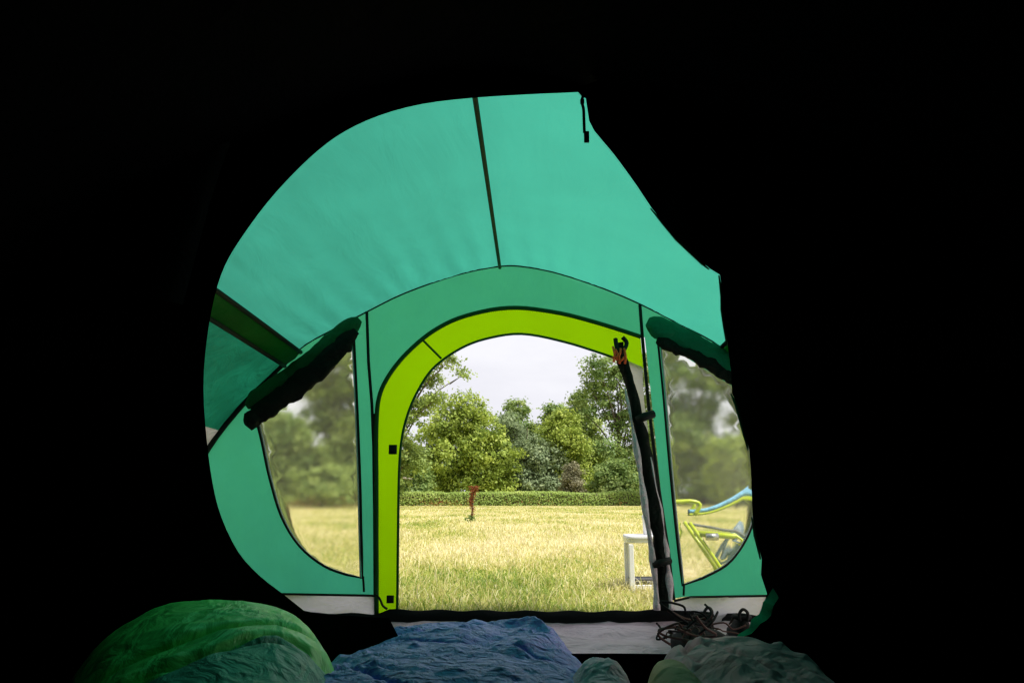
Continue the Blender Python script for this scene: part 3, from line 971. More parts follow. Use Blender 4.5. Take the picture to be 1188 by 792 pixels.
def build_fly():
    left = ARC_XZ[:i_l + 1]
    top = ARC_XZ[i_l:i_r + 1]
    right = ARC_XZ[i_r:]
    loft('roof_panel', resample(top, 130), D, -0.55, 130, M['roof'], tent, 0.0, 0.006)
    # foot of the side walls: pale skirt
    fl = [(left[0][0] - 0.03, -0.02)] + left
    fr = right + [(right[-1][0] + 0.03, -0.02)]
    ZC = 1.0
    def cut(a):
        lo, hi = [], []
        for p, q in zip(a, a[1:] + [None]):
            (hi if p[1] > ZC else lo).append(p)
            if q and (p[1] > ZC) != (q[1] > ZC):
                t = (ZC - p[1]) / (q[1] - p[1])
                m = (p[0] + (q[0] - p[0]) * t, ZC)
                lo.append(m)
                hi.append(m)
        return lo, hi
    (fl_lo, fl_hi), (fr_lo, fr_hi) = cut(fl), cut(fr)
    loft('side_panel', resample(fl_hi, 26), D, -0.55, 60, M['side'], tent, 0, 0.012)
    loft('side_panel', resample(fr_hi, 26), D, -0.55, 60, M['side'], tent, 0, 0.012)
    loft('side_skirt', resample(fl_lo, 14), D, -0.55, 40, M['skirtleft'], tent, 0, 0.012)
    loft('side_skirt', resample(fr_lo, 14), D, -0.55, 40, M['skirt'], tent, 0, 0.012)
    # dark pole sleeves along the creases, with black edge tapes
    for s, idx, j0 in ((-1, i_l, 0), (1, i_r, 0)):
        a = ARC_XZ[idx]
        # the neighbouring arc point lower down, to give the sleeve its width
        b = ARC_XZ[idx - 1] if s < 0 else ARC_XZ[idx + 1]
        w = Vector((b[0] - a[0], b[1] - a[1])).normalized() * 0.115
        V, F = [], []
        ny = 50
        for j in range(ny + 1):
            y = D + (-0.5 - D) * j / ny
            for k in range(5):
                t = k / 4
                q = xform((a[0] + w.x * t, a[1] + w.y * t), y)
                q.x -= s * (0.012 + 0.02 * math.sin(math.pi * t))
                q.z -= 0.006
                V.append(q)
        for j in range(ny):
            for k in range(4):
                F.append((j * 5 + k, j * 5 + k + 1, (j + 1) * 5 + k + 1, (j + 1) * 5 + k))
        sl_ = link('sleeve_or_streak', mesh_np('sleeve_or_streak', V, F), M['sleeve'], tent)
        for t in (0.0, 1.0):
            path = []
            for j in range(ny + 1):
                q = xform((a[0] + w.x * t, a[1] + w.y * t), D + (-0.5 - D) * j / ny)
                q.x -= s * 0.02
                q.z -= 0.008
                path.append(q)
            tube('edge_tape', path, 0.012, M['seam'], sl_, nseg=6)
    # ridge tape
    path = []
    for j in range(41):
        q = xform(ARC_XZ[i_ridge], D - 0.01 + (-0.5 - D) * j / 40)
        q.z -= 0.012
        path.append(q)
    tube('ridge_tape', path, 0.010, M['ridge'], tent, nseg=6)
    # seams where roof and front meet
    seam = [Vector((p[0], D - 0.006, p[1] - 0.002)) for p in ARC_XZ]
    tube('front_seam', seam[i_l - 2:i_r + 3], 0.0045, M['seam'], tent, nseg=6)
    tube('arch_sleeve', seam[:i_l + 1], 0.02, M['seam'], tent, nseg=6)
    tube('arch_sleeve', seam[i_r:], 0.02, M['seam'], tent, nseg=6)
    # rear wall of the fly
    back = [xform(p, -0.55) for p in ([(fl[0][0], -0.02)] + ARC_XZ + [(fr[-1][0], -0.02)])]
    link('rear_panel', mesh_np('rear_panel', back, [tuple(range(len(back)))]), M['side'], tent, False)
    # porch groundsheet
    g = np.linspace(-1.9, 1.9, 90)
    yy = np.linspace(2.05, D - 0.03, 60)
    X, Yg = np.meshgrid(g, yy)
    P = np.stack([X.ravel(), Yg.ravel(), np.zeros(X.size)], 1)
    z = 0.012 + 0.03 * np.abs(fbm(P * np.array([2.2, 3.5, 1]), 12, 4)) + 0.008 * fbm(P * 7, 14, 3)
    P[:, 2] = z
    F = [(j * 90 + i, j * 90 + i + 1, (j + 1) * 90 + i + 1, (j + 1) * 90 + i) for j in range(59) for i in range(89)]
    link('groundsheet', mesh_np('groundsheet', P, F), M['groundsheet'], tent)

def wrapped(name, p0, p1, r, mat, parent, y, sagx=0, seed=1, jit=0.35, n=34, squash=0.7):
    path = []
    for i in range(n):
        t = i / (n - 1)
        px = p0[0] + (p1[0] - p0[0]) * t
        py = p0[1] + (p1[1] - p0[1]) * t + sagx * math.sin(math.pi * t)
        path.append(U(px, py, y))
    rr = [r * min(1, (0.12 + (min(i, n - 1 - i) / 4.0)) ** 0.5) for i in range(n)]
    return tube(name, path, rr, mat, parent, nseg=14, jitter=jit, seed=seed, squash=squash)

def build_rolls():
    y = D - 0.07
    b = wrapped('window_blind', (286, 471), (417, 370), 0.056, M['roll'], tent, y, 4, 3, 0.18)
    wrapped('blackout_layer', (286, 490), (414, 384), 0.054, M['blackroll'], b, y - 0.03, 5, 5, 0.4)
    tube('end_cap', [U(284, 489, y - .03), U(289, 488, y - .03), U(296, 485, y - .03), U(304, 481, y - .03)], [0.02, 0.05, 0.054, 0.03], M['blackroll'], b, nseg=14, jitter=0.25, seed=9)
    b = wrapped('window_blind', (751, 373), (868, 437), 0.064, M['rollbright'], tent, y, -2, 8, 0.16)
    wrapped('blackout_layer', (762, 394), (866, 448), 0.034, M['blackroll'], b, y - 0.02, -3, 10, 0.45)
    # rolled and tied outer door
    yd = D - 0.09
    path = [(717, 398), (723, 420), (732, 450), (741, 490), (749, 530), (757, 580), (765, 630), (770, 670), (772, 707)]
    pp = spline([U(a, c, yd) for a, c in path], 5)
    n = len(pp)
    roll = tube('door_roll', pp, [0.024 + 0.009 * min(1, i / 25) for i in range(n)], M['blackroll'], tent, nseg=14, jitter=0.4, seed=4)
    pl = spline([U(a - 7 - min(3, k), c, yd - 0.02) for k, (a, c) in enumerate(path[2:])], 5)
    tube('lining_edge', pl, [(0.016 + 0.005 * math.sin(i * .9)) * min(1, 0.2 + i / 12) for i in range(len(pl))], M['greyroll'], roll, jitter=0.3, seed=6)
    pl = spline([U(a + 6, c, yd - 0.02) for a, c in path[4:]], 5)
    tube('lining_edge', pl, [(0.015 + 0.005 * math.sin(i * 1.3)) * min(1, 0.2 + i / 10) for i in range(len(pl))], M['greyroll'], roll, jitter=0.3, seed=7)
    tube('tie_band', [U(739, 487, yd - .03), U(748, 483, yd - 0.05), U(758, 480, yd - .03)], 0.022, M['seam'], roll)
    tube('tie_band', [U(759, 655, yd - .03), U(768, 652, yd - 0.06), U(777, 650, yd - .03)], 0.018, M['seam'], roll)
    sheet('door_lining', XZ([(728, 418), (745, 426), (748, 470), (757, 545), (766, 600), (772, 640), (760, 640), (750, 560), (740, 480)], D - 0.03), [], 0.03,
          lambda x, z: np.full(len(x), D - 0.03) + 0.01 * np.sin(z * 20 + x * 30), M['lining'], roll)
    # hanging orange cord and dark toggle at the top of the roll
    tg = tube('toggle_loop', spline([U(714, 393, yd - .03), U(716, 404, yd - .05), U(722, 408, yd - .05), U(727, 398, yd - .03), U(722, 391, yd - .03)], 4), 0.012, M['seam'], roll)
    for k, (a, c, e, g_) in enumerate(((711, 402, 712, 420), (714, 405, 719, 422), (720, 404, 715, 418), (724, 404, 725, 422), (710, 415, 718, 412), (717, 420, 724, 414))):
        tube('orange_cord', spline([U(a, c, yd - .06), U((a + e) / 2 + 1.5, (c + g_) / 2, yd - .07), U(e, g_, yd - .06)], 4), 0.006, M['orange'], tg)
    # dark cord at the foot of the lime band
    tube('guy_cord', spline([U(437, 690, D - .03), U(441, 695, D - .05), U(444, 702, D - .06), U(449, 706, D - .05)], 4), 0.006, M['seam'], tent)

build_front()
build_fly()
build_rolls()

# ------------------------------------------------------------------ inner tent (the dark bedroom)
YI = 2.0
inner = thing('inner_tent', 'black inner tent around the viewpoint with its door unzipped into the porch', 'inner tent', (0, YI, 0))
OPEN = smooth2([(705, 104), (676, 107), (610, 111), (548, 115), (490, 122), (440, 135), (400, 152), (370, 172), (340, 200), (310, 235), (280, 278), (262, 309), (250, 345), (241, 395), (237, 450), (240, 510),
                (246, 560), (256, 600), (275, 640), (300, 668), (330, 691), (352, 708)], 3) + [(372, 712), (452, 716), (466, 744)] + \
       smooth2([(480, 754), (540, 757), (700, 757), (800, 757), (860, 750), (905, 715), (925, 650), (930, 560), (925, 450), (905, 330), (860, 240), (810, 170), (770, 125)], 3)

def build_inner():
    prof = [(x * 0.968, z * 0.985 if z > .1 else z) for x, z in ARC_XZ]
    prof = [(prof[0][0] - 0.03, -0.01)] + prof + [(prof[-1][0] + 0.03, -0.01)]
    prof2 = [(x + (-0.03 * (D - YI)), z) for x, z in prof]
    sheet('door_panel', prof2, [XZ(OPEN, YI)], 0.06, lambda x, z: YI + 0.012 * vnoise(np.stack([x * 3, z * 3, 0 * x], 1), 1), M['black'], inner)
    V, F = [], []
    m = len(prof)
    ys = np.linspace(YI + 0.03, -0.45, 20)
    for y in ys:
        for (x, z) in prof:
            V.append((x - 0.03 * (D - y), y, z))
    for j in range(len(ys) - 1):
        for i in range(m - 1):
            F.append((j * m + i, j * m + i + 1, (j + 1) * m + i + 1, (j + 1) * m + i))
    link('roof_panel', mesh_np('roof_panel', V, F), M['black'], inner)
    bk = [(x - 0.03 * (D + .45), -0.45, z) for x, z in prof]
    link('rear_panel', mesh_np('rear_panel', bk, [tuple(range(m))]), M['black'], inner, False)
    fl = [(-2, -0.45, -0.005), (2, -0.45, -0.005), (2, YI, -0.005), (-2, YI, -0.005)]
    link('floor', mesh_np('floor', fl, [(0, 1, 2, 3)]), M['black'], inner, False)
    # paler cloth strips added on the inner wall to imitate its faint grey streaks
    for pts in ([(292, 40), (262, 120), (226, 220), (190, 350)], [(780, 25), (840, 95), (910, 190), (965, 315)]):
        c = [U(a, b, YI - 0.03) for a, b in pts]
        p = spline(c, 6)
        V, F = [], []
        for i, q in enumerate(p):
            t = (p[min(i + 1, len(p) - 1)] - p[max(i - 1, 0)]).normalized()
            nrm = Vector((t.z, 0, -t.x))
            for k in range(5):
                V.append(q + nrm * 0.055 * (k / 2 - 1) + Vector((0, -0.012 * (1 - (k / 2 - 1) ** 2), 0)))
        for i in range(len(p) - 1):
            for k in range(4):
                F.append((i * 5 + k, i * 5 + k + 1, (i + 1) * 5 + k + 1, (i + 1) * 5 + k))
        link('sleeve_or_streak', mesh_np('sleeve_or_streak', V, F), M['greydark'], inner)
    # unzipped door flap hanging in folds on the right
    edge = [(668, 100), (676, 110), (680, 112), (684, 138), (690, 150), (700, 163), (713, 179), (740, 214), (757, 238), (770, 254), (786, 276), (800, 294), (812, 309), (820, 316), (833, 321), (837, 345), (838, 360),
            (842, 380), (846, 400), (851, 432), (852, 455), (857, 470), (864, 505), (868, 522), (872, 545), (876, 572), (879, 600), (884, 622), (889, 650), (888, 668), (894, 690), (887, 712), (868, 735), (850, 747),
            (880, 800), (1040, 830), (1040, 600), (1030, 420), (1000, 280), (900, 120), (780, 70)]
    yf = YI - 0.05
    def fold(x, z):
        return yf + 0.022 * np.sin(x * 38 + 3 * np.sin(z * 4)) * np.clip((1.9 - z) / 0.6, 0.1, 1) - 0.02 * np.sin(x * 13 + z * 5)
    fp = sheet('door_flap', XZ(edge, yf), [], 0.022, fold, M['black'], inner)
    # thin green lining along the flap edge, drawn in for its green glints
    for seg in (edge[8:14], edge[14:19], edge[20:24], edge[26:29]):
        q = XZ([(a - 0.5, b) for a, b in seg], yf)
        tube('lining_edge', [Vector((x, float(fold(np.array([x]), np.array([z]))[0]) + 0.006, z)) for x, z in q], [0.002 + 0.0035 * math.sin(math.pi * i / (len(q) - 1)) for i in range(len(q))], M['roll'], fp)
    q = XZ([(898, 682), (891, 687), (887, 699), (879, 711), (868, 727), (858, 736), (848, 745), (850, 748.5), (870, 734), (884, 724), (893, 713), (899, 703), (902, 692)], yf - 0.03)
    sheet('flap_lining', q, [], 0.015, lambda x, z: yf - 0.03 + 0.012 * np.sin((z + x * .5) * 110), M['flapgreen'], fp)
    # zip pull hanging at the top of the opening
    yz = YI - 0.03
    zp = tube('zip_cord', spline([U(678, 108, yz), U(675, 117, yz), U(677, 127, yz), U(677.5, 140, yz), U(678, 154, yz)], 5), 0.0045, M['seam'], inner)
    v, f = box_data(U(680.5, 159, yz), (0.015, 0.009, 0.034))
    link('zip_pull', mesh_np('zip_pull', v, f), M['seam'], zp)
    v, f = box_data(U(675.5, 118, yz), (0.012, 0.008, 0.014))
    link('slider', mesh_np('slider', v, f), M['seam'], zp)

M['greydark'] = fabric('charcoal_streak_cloth', (0.06, 0.06, 0.06), None, 0, 0.9, 0.4, 8, spec=0.05)
M['flapgreen'] = fabric('green_flap_lining', (0.03, 0.6, 0.36), (0.02, 0.4, 0.2), 0.3, 0.5, 0.5, 18)
build_inner()

# ------------------------------------------------------------------ bedding
def lofted(name, secs, base, mat, parent, nu=120, nv=90, seed=1, power=0.5, amp=0.012, seams=(), wr=(9, 9), edge_round=0.5, creases=0.0, sel=None, folds=(), pucker=0.0):
    """puffy cover: secs = [(y, xl, xr, ztop)]; a domed heightfield with wrinkles, quilting grooves and a closed skirt to base"""
    S = sorted(secs)
    ys = np.array([s[0] for s in S])
    xl = np.array([s[1] for s in S])
    xr = np.array([s[2] for s in S])
    zt = np.array([s[3] for s in S])
    u = np.linspace(-1, 1, nu)
    v = np.linspace(0, 1, nv)
    Uu, Vv = np.meshgrid(u, v)
    Y = ys[0] + (ys[-1] - ys[0]) * Vv
    XL, XR, ZT = np.interp(Y, ys, xl), np.interp(Y, ys, xr), np.interp(Y, ys, zt)
    sx = np.sign(Uu) * (1 - (1 - np.abs(Uu)) ** 1.6)
    X = (XL + XR) / 2 + (XR - XL) / 2 * sx
    dome = np.clip(1 - np.abs(sx) ** 2.6, 0, 1) ** power
    endf = np.clip((1 - Vv) / 0.16, 0, 1)
    endf = np.sqrt(np.clip(1 - (1 - endf) ** 2, 0, 1))
    P = np.stack([X.ravel(), Y.ravel(), np.zeros(X.size)], 1)
    # ridged creases
    n1_ = fbm(P * np.array([wr[0], wr[1], 1]), seed, 4).reshape(X.shape)
    warp = fbm(P * np.array([4, 4, 1]), seed + 30, 3).reshape(X.shape)
    q = np.stack([(P[:, 0] * 0.75 + P[:, 1] * 0.35 + 0.08 * warp.ravel()) * wr[0] * 1.3, (P[:, 1] * 1.0 - P[:, 0] * .5 + 0.08 * warp.ravel()) * wr[1] * 1.9, np.zeros(X.size)], 1)
    rid = (1 - np.clip(np.abs(vnoise(q, seed + 50)) * 1.8, 0, 1)).reshape(X.shape) ** 2.2
    q3 = np.stack([(P[:, 0] * 0.5 - P[:, 1] * 0.9 + 0.06 * warp.ravel()) * wr[0] * 3, (P[:, 0] * 0.9 + P[:, 1] * .5 + 0.06 * warp.ravel()) * wr[1] * 1.1, np.zeros(X.size)], 1)
    rid2 = (1 - np.clip(np.abs(vnoise(q3, seed + 51)) * 1.8, 0, 1)).reshape(X.shape) ** 2
    rid = rid + 0.4 * (1 - np.clip(np.abs(vnoise(q3 * 2.2, seed + 53)) * 1.8, 0, 1)).reshape(X.shape) ** 2 + 0.4 * (1 - np.clip(np.abs(vnoise(q * 2.6, seed + 54)) * 1.8, 0, 1)).reshape(X.shape) ** 2
    Z = base + (ZT - base) * dome * endf
    mask = np.clip(dome * endf * 1.5, 0, 1)
    Z = Z + mask * (amp * n1_ + creases * (rid * 0.8 + rid2 * 0.6 - 0.6))
    for sf in seams:
        dd = sf(X, Y)
        Z = Z - mask * (0.02 * np.exp(-(dd / 0.011) ** 2))
        if pucker and sf is seams[-1]:
            Z = Z + mask * pucker * np.exp(-((np.abs(dd) - 0.02) / 0.016) ** 2) * (0.5 + 0.5 * np.sin(X * 105 + 2.5 * warp)) ** 2
    for (ax, ay, bx_, by_, am, wd_) in folds:
        L2 = (bx_ - ax) ** 2 + (by_ - ay) ** 2
        t = np.clip(((X - ax) * (bx_ - ax) + (Y - ay) * (by_ - ay)) / L2, 0, 1)
        cv = 0.03 * warp
        ds_ = np.hypot(X + cv - ax - t * (bx_ - ax), Y + cv - ay - t * (by_ - ay))
        Z = Z + np.clip(mask, 0, 1) * am * np.exp(-(ds_ / wd_) ** 2)
    V = np.stack([X.ravel(), Y.ravel(), Z.ravel()], 1)
    faces = [(j * nu + i, j * nu + i + 1, (j + 1) * nu + i + 1, (j + 1) * nu + i) for j in range(nv - 1) for i in range(nu - 1)]
    if sel is None:
        return link(name, mesh_np(name, V, faces), mat, parent)
    cen = V[np.array(faces)].mean(1)
    s = sel(cen[:, 0], cen[:, 1])
    res = []
    for (nm, mt, keep) in ((name[0], mat[0], ~s), (name[1], mat[1], s)):
        ff = np.array(faces)[keep]
        ids, inv = np.unique(ff, return_inverse=True)
        inv = inv.reshape(ff.shape)
        res.append(link(nm, mesh_np(nm, V[ids], [tuple(r) for r in inv.tolist()]), mt, parent))
    return res

M['bluebag'] = fabric('blue_bag_shell', (0.36, 0.34, 0.99), None, 0, 0.5, 0.7, 30, (1, 1, 1), spec=0.3, vary=0.08)  # bedding colours pushed brighter and pinker to offset the green porch light
M['bluelining'] = fabric('grey_blue_bag_lining', (0.7, 0.42, 0.6), None, 0, 0.55, 0.5, 20, spec=0.3)  # grey-blue lining, light correction put into the pink base colour
M['greenbag'] = fabric('green_bag_shell', (0.26, 0.98, 0.24), None, 0, 0.38, 0.4, 9, (2, 1, 1), spec=0.5, vary=0.1)
M['tealbag'] = fabric('teal_bag_side', (0.2, 0.5, 0.4), None, 0, 0.45, 0.5, 16, spec=0.4)
M['grey_cloth'] = fabric('grey_blanket_cloth', (0.72, 0.34, 0.40), None, 0, 0.75, 0.6, 14, spec=0.2, vary=0.15)  # grey blanket, base reddened to counter the green light falling on it
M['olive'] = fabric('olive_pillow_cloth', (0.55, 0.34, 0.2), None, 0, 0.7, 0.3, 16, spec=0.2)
M['mat'] = fabric('black_mattress_cloth', (0.004, 0.004, 0.005), None, 0, 0.8, 0.2, 10, spec=0.1)

BASE = 0.20
def build_bedding():
    v, f = box_data((0, 0.85, 0.095), (2.3, 2.1, 0.17))
    o = link('air_mattress', mesh_np('air_mattress', v, f), M['mat'], None)
    tag(o, 'black air mattress under the bags on the inner tent floor', 'air mattress')
    # blue bag
    root = thing('sleeping_bag', 'rumpled blue sleeping bag spread in the middle at the inner door', 'sleeping bag', (-0.05, 1.4, BASE), 'bedding on the mattress')
    A, B = U(330, 792, 1.40), U(722, 792, 1.40)
    far = 1.93
    def X(px, d, py=740):
        return U(px, py, d).x
    def Zp(py, d):
        return U(594, py, d).z
    secs = [(0.7, -0.62, 0.42, 0.285), (1.2, X(315, 1.35, 790) - .16, X(735, 1.35, 790), 0.295), (1.45, X(325, 1.45, 790) - .14, X(728, 1.45, 790), 0.305), (1.7, X(368, 1.7, 762) - .09, X(706, 1.7, 770), 0.31),
            (1.95, X(418, 1.95) - .03, X(682, 1.95), 0.312), (2.15, X(435, 2.15) - .02, X(668, 2.15), Zp(722, 2.15)), (2.3, X(442, 2.3) - .02, X(660, 2.3), Zp(719, 2.3)), (2.5, X(448, 2.4), X(655, 2.4), Zp(719, 2.4))]
    gr = random.Random(11)
    FB = [(X(607, 2.32), 2.32, X(615, 2.1), 2.1, 0.024, 0.05), (X(560, 2.2), 2.2, X(520, 2.0), 2.05, -0.02, 0.035), (X(585, 2.1), 2.1, X(560, 1.9), 1.85, -0.018, 0.03), (X(640, 2.1), 2.1, X(600, 1.7), 1.75, 0.016, 0.03)]
    for k in range(34):
        x_, y_ = gr.uniform(-.42, .2), gr.uniform(1.4, 2.35)
        an, ln = gr.gauss(0.3, 0.8), gr.uniform(.08, .26)
        FB.append((x_, y_, x_ + ln * math.cos(an), y_ + ln * math.sin(an) * 1.2, gr.choice((-1, 1, 1)) * gr.uniform(.005, .012), gr.uniform(.008, .02)))
    seam1 = lambda x, y: (y - 1.66) - 0.35 * (x + 0.18) - 0.9 * np.minimum(0, x + 0.22) * 0.4
    seam2 = lambda x, y: (y - 1.63) + 1.3 * np.abs(x + 0.34) * 0.9
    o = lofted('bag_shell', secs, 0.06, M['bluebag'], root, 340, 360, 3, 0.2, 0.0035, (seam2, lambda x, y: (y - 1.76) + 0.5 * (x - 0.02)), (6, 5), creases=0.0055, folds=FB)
    # gathered peak at the far end
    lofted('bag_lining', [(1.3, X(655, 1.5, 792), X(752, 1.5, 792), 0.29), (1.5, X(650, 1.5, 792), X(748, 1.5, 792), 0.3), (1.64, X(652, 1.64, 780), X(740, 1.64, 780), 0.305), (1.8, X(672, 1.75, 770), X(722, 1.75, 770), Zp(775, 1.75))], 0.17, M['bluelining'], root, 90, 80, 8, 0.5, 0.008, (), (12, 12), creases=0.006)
    # green bag
    root = thing('sleeping_bag', 'plump green sleeping bag with quilted teal side lying at the left', 'sleeping bag', (-0.72, 1.5, BASE), 'bedding on the mattress')
    secs = [(0.95, -0.6, -0.42, 0.32), (1.25, -0.74, X(352, 1.25, 790), 0.35), (1.45, -0.84, X(386, 1.45, 770), Zp(722, 1.5)), (1.6, -0.9, X(400, 1.6, 745), Zp(706, 1.6)), (1.75, -0.93, X(388, 1.75, 730), Zp(696, 1.75)), (1.93, -0.92, X(345, 1.93, 715), Zp(702, 1.93))]
    curve = lambda x, y: (y - (1.53 + 1.3 * (x + 0.40))) * 0.6 + 0.012 * np.sin(x * 30)
    seam = lambda x, y: ((y - 1.48) - 1.0 * (x + 0.41)) * 0.7
    lofted(['bag_shell', 'bag_side'], secs, 0.17, [M['greenbag'], M['tealbag']], root, 240, 220, 21, 0.38, 0.004, (lambda x, y: curve(x, y) * 1.6, lambda x, y: seam(x, y) - 0.09, seam), (5, 5), creases=0.004, pucker=0.004, sel=lambda x, y: curve(x, y) < 0)
    # grey blanket
    FG = []
    for k in range(26):
        t0, off, ln = gr.uniform(0, .75), gr.uniform(-.12, .2), gr.uniform(.12, .4)
        x_, y_ = X(800, 1.9) + 0.10 * t0 + off, 2.02 - 0.55 * t0
        FG.append((x_, y_, x_ + 0.25 * ln + gr.gauss(0, .03), y_ - ln, gr.choice((-1, 1, 1)) * gr.uniform(.004, .011), gr.uniform(.008, .022)))
    for k in range(14):
        x_, y_ = gr.uniform(.36, .7), gr.uniform(1.4, 2.0)
        an = gr.uniform(-.4, .9)
        FG.append((x_, y_, x_ + .12 * math.cos(an), y_ + .12 * math.sin(an), gr.uniform(-.006, .006), gr.uniform(.008, .016)))
    FG.append((X(789, 2.05), 2.06, X(812, 1.7), 1.66, -0.03, 0.014))
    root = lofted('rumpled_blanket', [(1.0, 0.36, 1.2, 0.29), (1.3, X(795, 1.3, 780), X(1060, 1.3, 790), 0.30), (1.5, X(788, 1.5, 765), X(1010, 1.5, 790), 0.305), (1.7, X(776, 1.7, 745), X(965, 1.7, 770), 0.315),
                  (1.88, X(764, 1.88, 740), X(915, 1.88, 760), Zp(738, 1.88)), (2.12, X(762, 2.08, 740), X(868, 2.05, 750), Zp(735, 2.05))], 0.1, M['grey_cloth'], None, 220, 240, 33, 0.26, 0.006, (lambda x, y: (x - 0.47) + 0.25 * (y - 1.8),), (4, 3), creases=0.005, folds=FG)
    tag(root, 'rumpled dark grey blanket heaped on the right of the mattress', 'blanket', 'bedding on the mattress')
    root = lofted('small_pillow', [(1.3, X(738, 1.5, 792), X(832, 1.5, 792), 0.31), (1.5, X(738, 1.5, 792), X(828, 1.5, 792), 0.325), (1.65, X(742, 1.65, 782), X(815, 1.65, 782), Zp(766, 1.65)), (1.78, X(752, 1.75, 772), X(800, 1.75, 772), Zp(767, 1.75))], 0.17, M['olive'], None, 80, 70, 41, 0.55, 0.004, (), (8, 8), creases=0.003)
    tag(root, 'small olive green pillow tucked against the grey blanket', 'pillow', 'bedding on the mattress')
build_bedding()

# ------------------------------------------------------------------ boots and straps in the porch corner
def build_boot(px, depth, label, ang):
    c = U(px, 730, depth)
    ca, sa = math.cos(ang), math.sin(ang)
    def T(p):
        p = (p[0] * 0.85, p[1] * 0.85, p[2] * 0.8)
        return Vector((c.x + p[0] * ca - p[1] * sa, depth + p[0] * sa + p[1] * ca, p[2] + 0.032))
    root = thing('walking_boot', label, 'boot', (c.x, depth, 0.03), 'boots in the porch corner')
    # rings from the toe back to the heel, then a collar; y forward
    secs = [(0.27, 0.02, 0.045), (0.25, 0.037, 0.065), (0.2, 0.047, 0.08), (0.14, 0.045, 0.10), (0.09, 0.042, 0.135), (0.05, 0.042, 0.15), (0.0, 0.043, 0.152), (-0.03, 0.036, 0.15), (-0.045, 0.022, 0.135)]
    V, F = [], []
    m = 16
    for (y, w, h) in secs:
        for k in range(m):
            a = 2 * math.pi * k / m
            x = w * math.copysign(abs(math.cos(a)) ** 0.7, math.cos(a))
            z = 0.02 + (h - 0.02) * (0.5 + 0.5 * math.copysign(abs(math.sin(a)) ** 0.7, math.sin(a)))
            V.append(T((x * (1 - 0.25 * (z / 0.16)), y, z)))
    for j in range(len(secs) - 1):
        for k in range(m):
            F.append((j * m + k, (j + 1) * m + k, (j + 1) * m + (k + 1) % m, j * m + (k + 1) % m))
    F.append(tuple(range(m)))
    F.append(tuple((len(secs) - 1) * m + k for k in reversed(range(m))))
    link('upper', mesh_np('upper', V, F), M['boot'], root)
    V, F = [], []
    for z in (-0.012, 0.0, 0.022, 0.026):
        for k in range(28):
            a = 2 * math.pi * k / 28
            y = 0.112 + 0.168 * math.cos(a)
            x = (0.05 - 0.006 * math.cos(2 * a)) * math.copysign(abs(math.sin(a)) ** 0.6, math.sin(a))
            V.append(T((x, y, z)))
    for j in range(3):
        for k in range(28):
            F.append((j * 28 + k, j * 28 + (k + 1) % 28, (j + 1) * 28 + (k + 1) % 28, (j + 1) * 28 + k))
    F.append(tuple(reversed(range(28))))
    F.append(tuple(84 + k for k in range(28)))
    link('sole', mesh_np('sole', V, F), M['sole'], root)
    tube('pull_loop', spline([T((-0.018, -0.035, 0.14)), T((-0.022, -0.045, 0.175)), T((-0.004, -0.05, 0.198)), T((0.018, -0.045, 0.18)), T((0.016, -0.035, 0.14))], 5), 0.0065, M['sole'], root)
    tube('collar', spline([T((0.038 * math.cos(a), 0.012 + 0.045 * math.sin(a), 0.153)) for a in [k * math.pi / 6 for k in range(13)]], 2), 0.009, M['boot'], root)
    for k in range(4):
        y, z = 0.16 - 0.03 * k, 0.1 + 0.014 * k
        tube('lace', spline([T((-0.035, y, z - .01)), T((0, y + .012, z + .014)), T((0.035, y - .006, z - .01))], 4), 0.004, M['lace'], root)

build_boot(819, 3.3, 'dark walking boot nearer the doorway in the porch corner', R(8))
build_boot(862, 3.25, 'dark walking boot further right beside the green flap lining', R(-5))

def build_tangle():
    g = random.Random(5)
    root = None
    ds, db = [], []
    for k in range(24):
        d = 2.75 + g.random() * 0.45
        p0 = U(778 + g.random() * 34, 722 + g.random() * 24, d)
        pts = [p0]
        for j in range(4):
            q = pts[-1] + Vector((g.uniform(-.07, .09), g.uniform(-.05, .05), g.uniform(-.045, .045)))
            q.z = max(0.05, min(0.26, q.z))
            pts.append(q)
        (ds if k % 2 else db).append(tube_data(spline(pts, 5), 0.0024 + 0.0028 * g.random(), 6))
    root = thing('strap_tangle', 'tangle of brown and black straps on the porch floor by the door roll', 'straps', (0.65, 3.0, 0.03))
    v, f = join(ds)
    link('brown_straps', mesh_np('brown_straps', v, f), M['lace'], root)
    v, f = join(db)
    link('black_straps', mesh_np('black_straps', v, f), M['boot'], root)
    # the dark stuff sack they belong to
    V, F = [], []
    c = Vector((0.74, 3.05, 0.08))
    nu, nv = 28, 14
    for j in range(nv + 1):
        t = math.pi * j / nv
        for i in range(nu):
            a = 2 * math.pi * i / nu
            p = Vector((math.sin(t) * math.cos(a) * 0.11, math.sin(t) * math.sin(a) * 0.13, math.cos(t) * 0.075))
            k = float(fbm(np.array([[p.x * 14, p.y * 14, p.z * 14]]), 3, 3)[0])
            V.append(c + p * (1 + 0.14 * k))
    for j in range(nv):
        for i in range(nu):
            i2 = (i + 1) % nu
            F.append((j * nu + i, (j + 1) * nu + i, (j + 1) * nu + i2, j * nu + i2))
    link('stuff_sack', mesh_np('stuff_sack', V, F), M['boot'], root)
build_tangle()

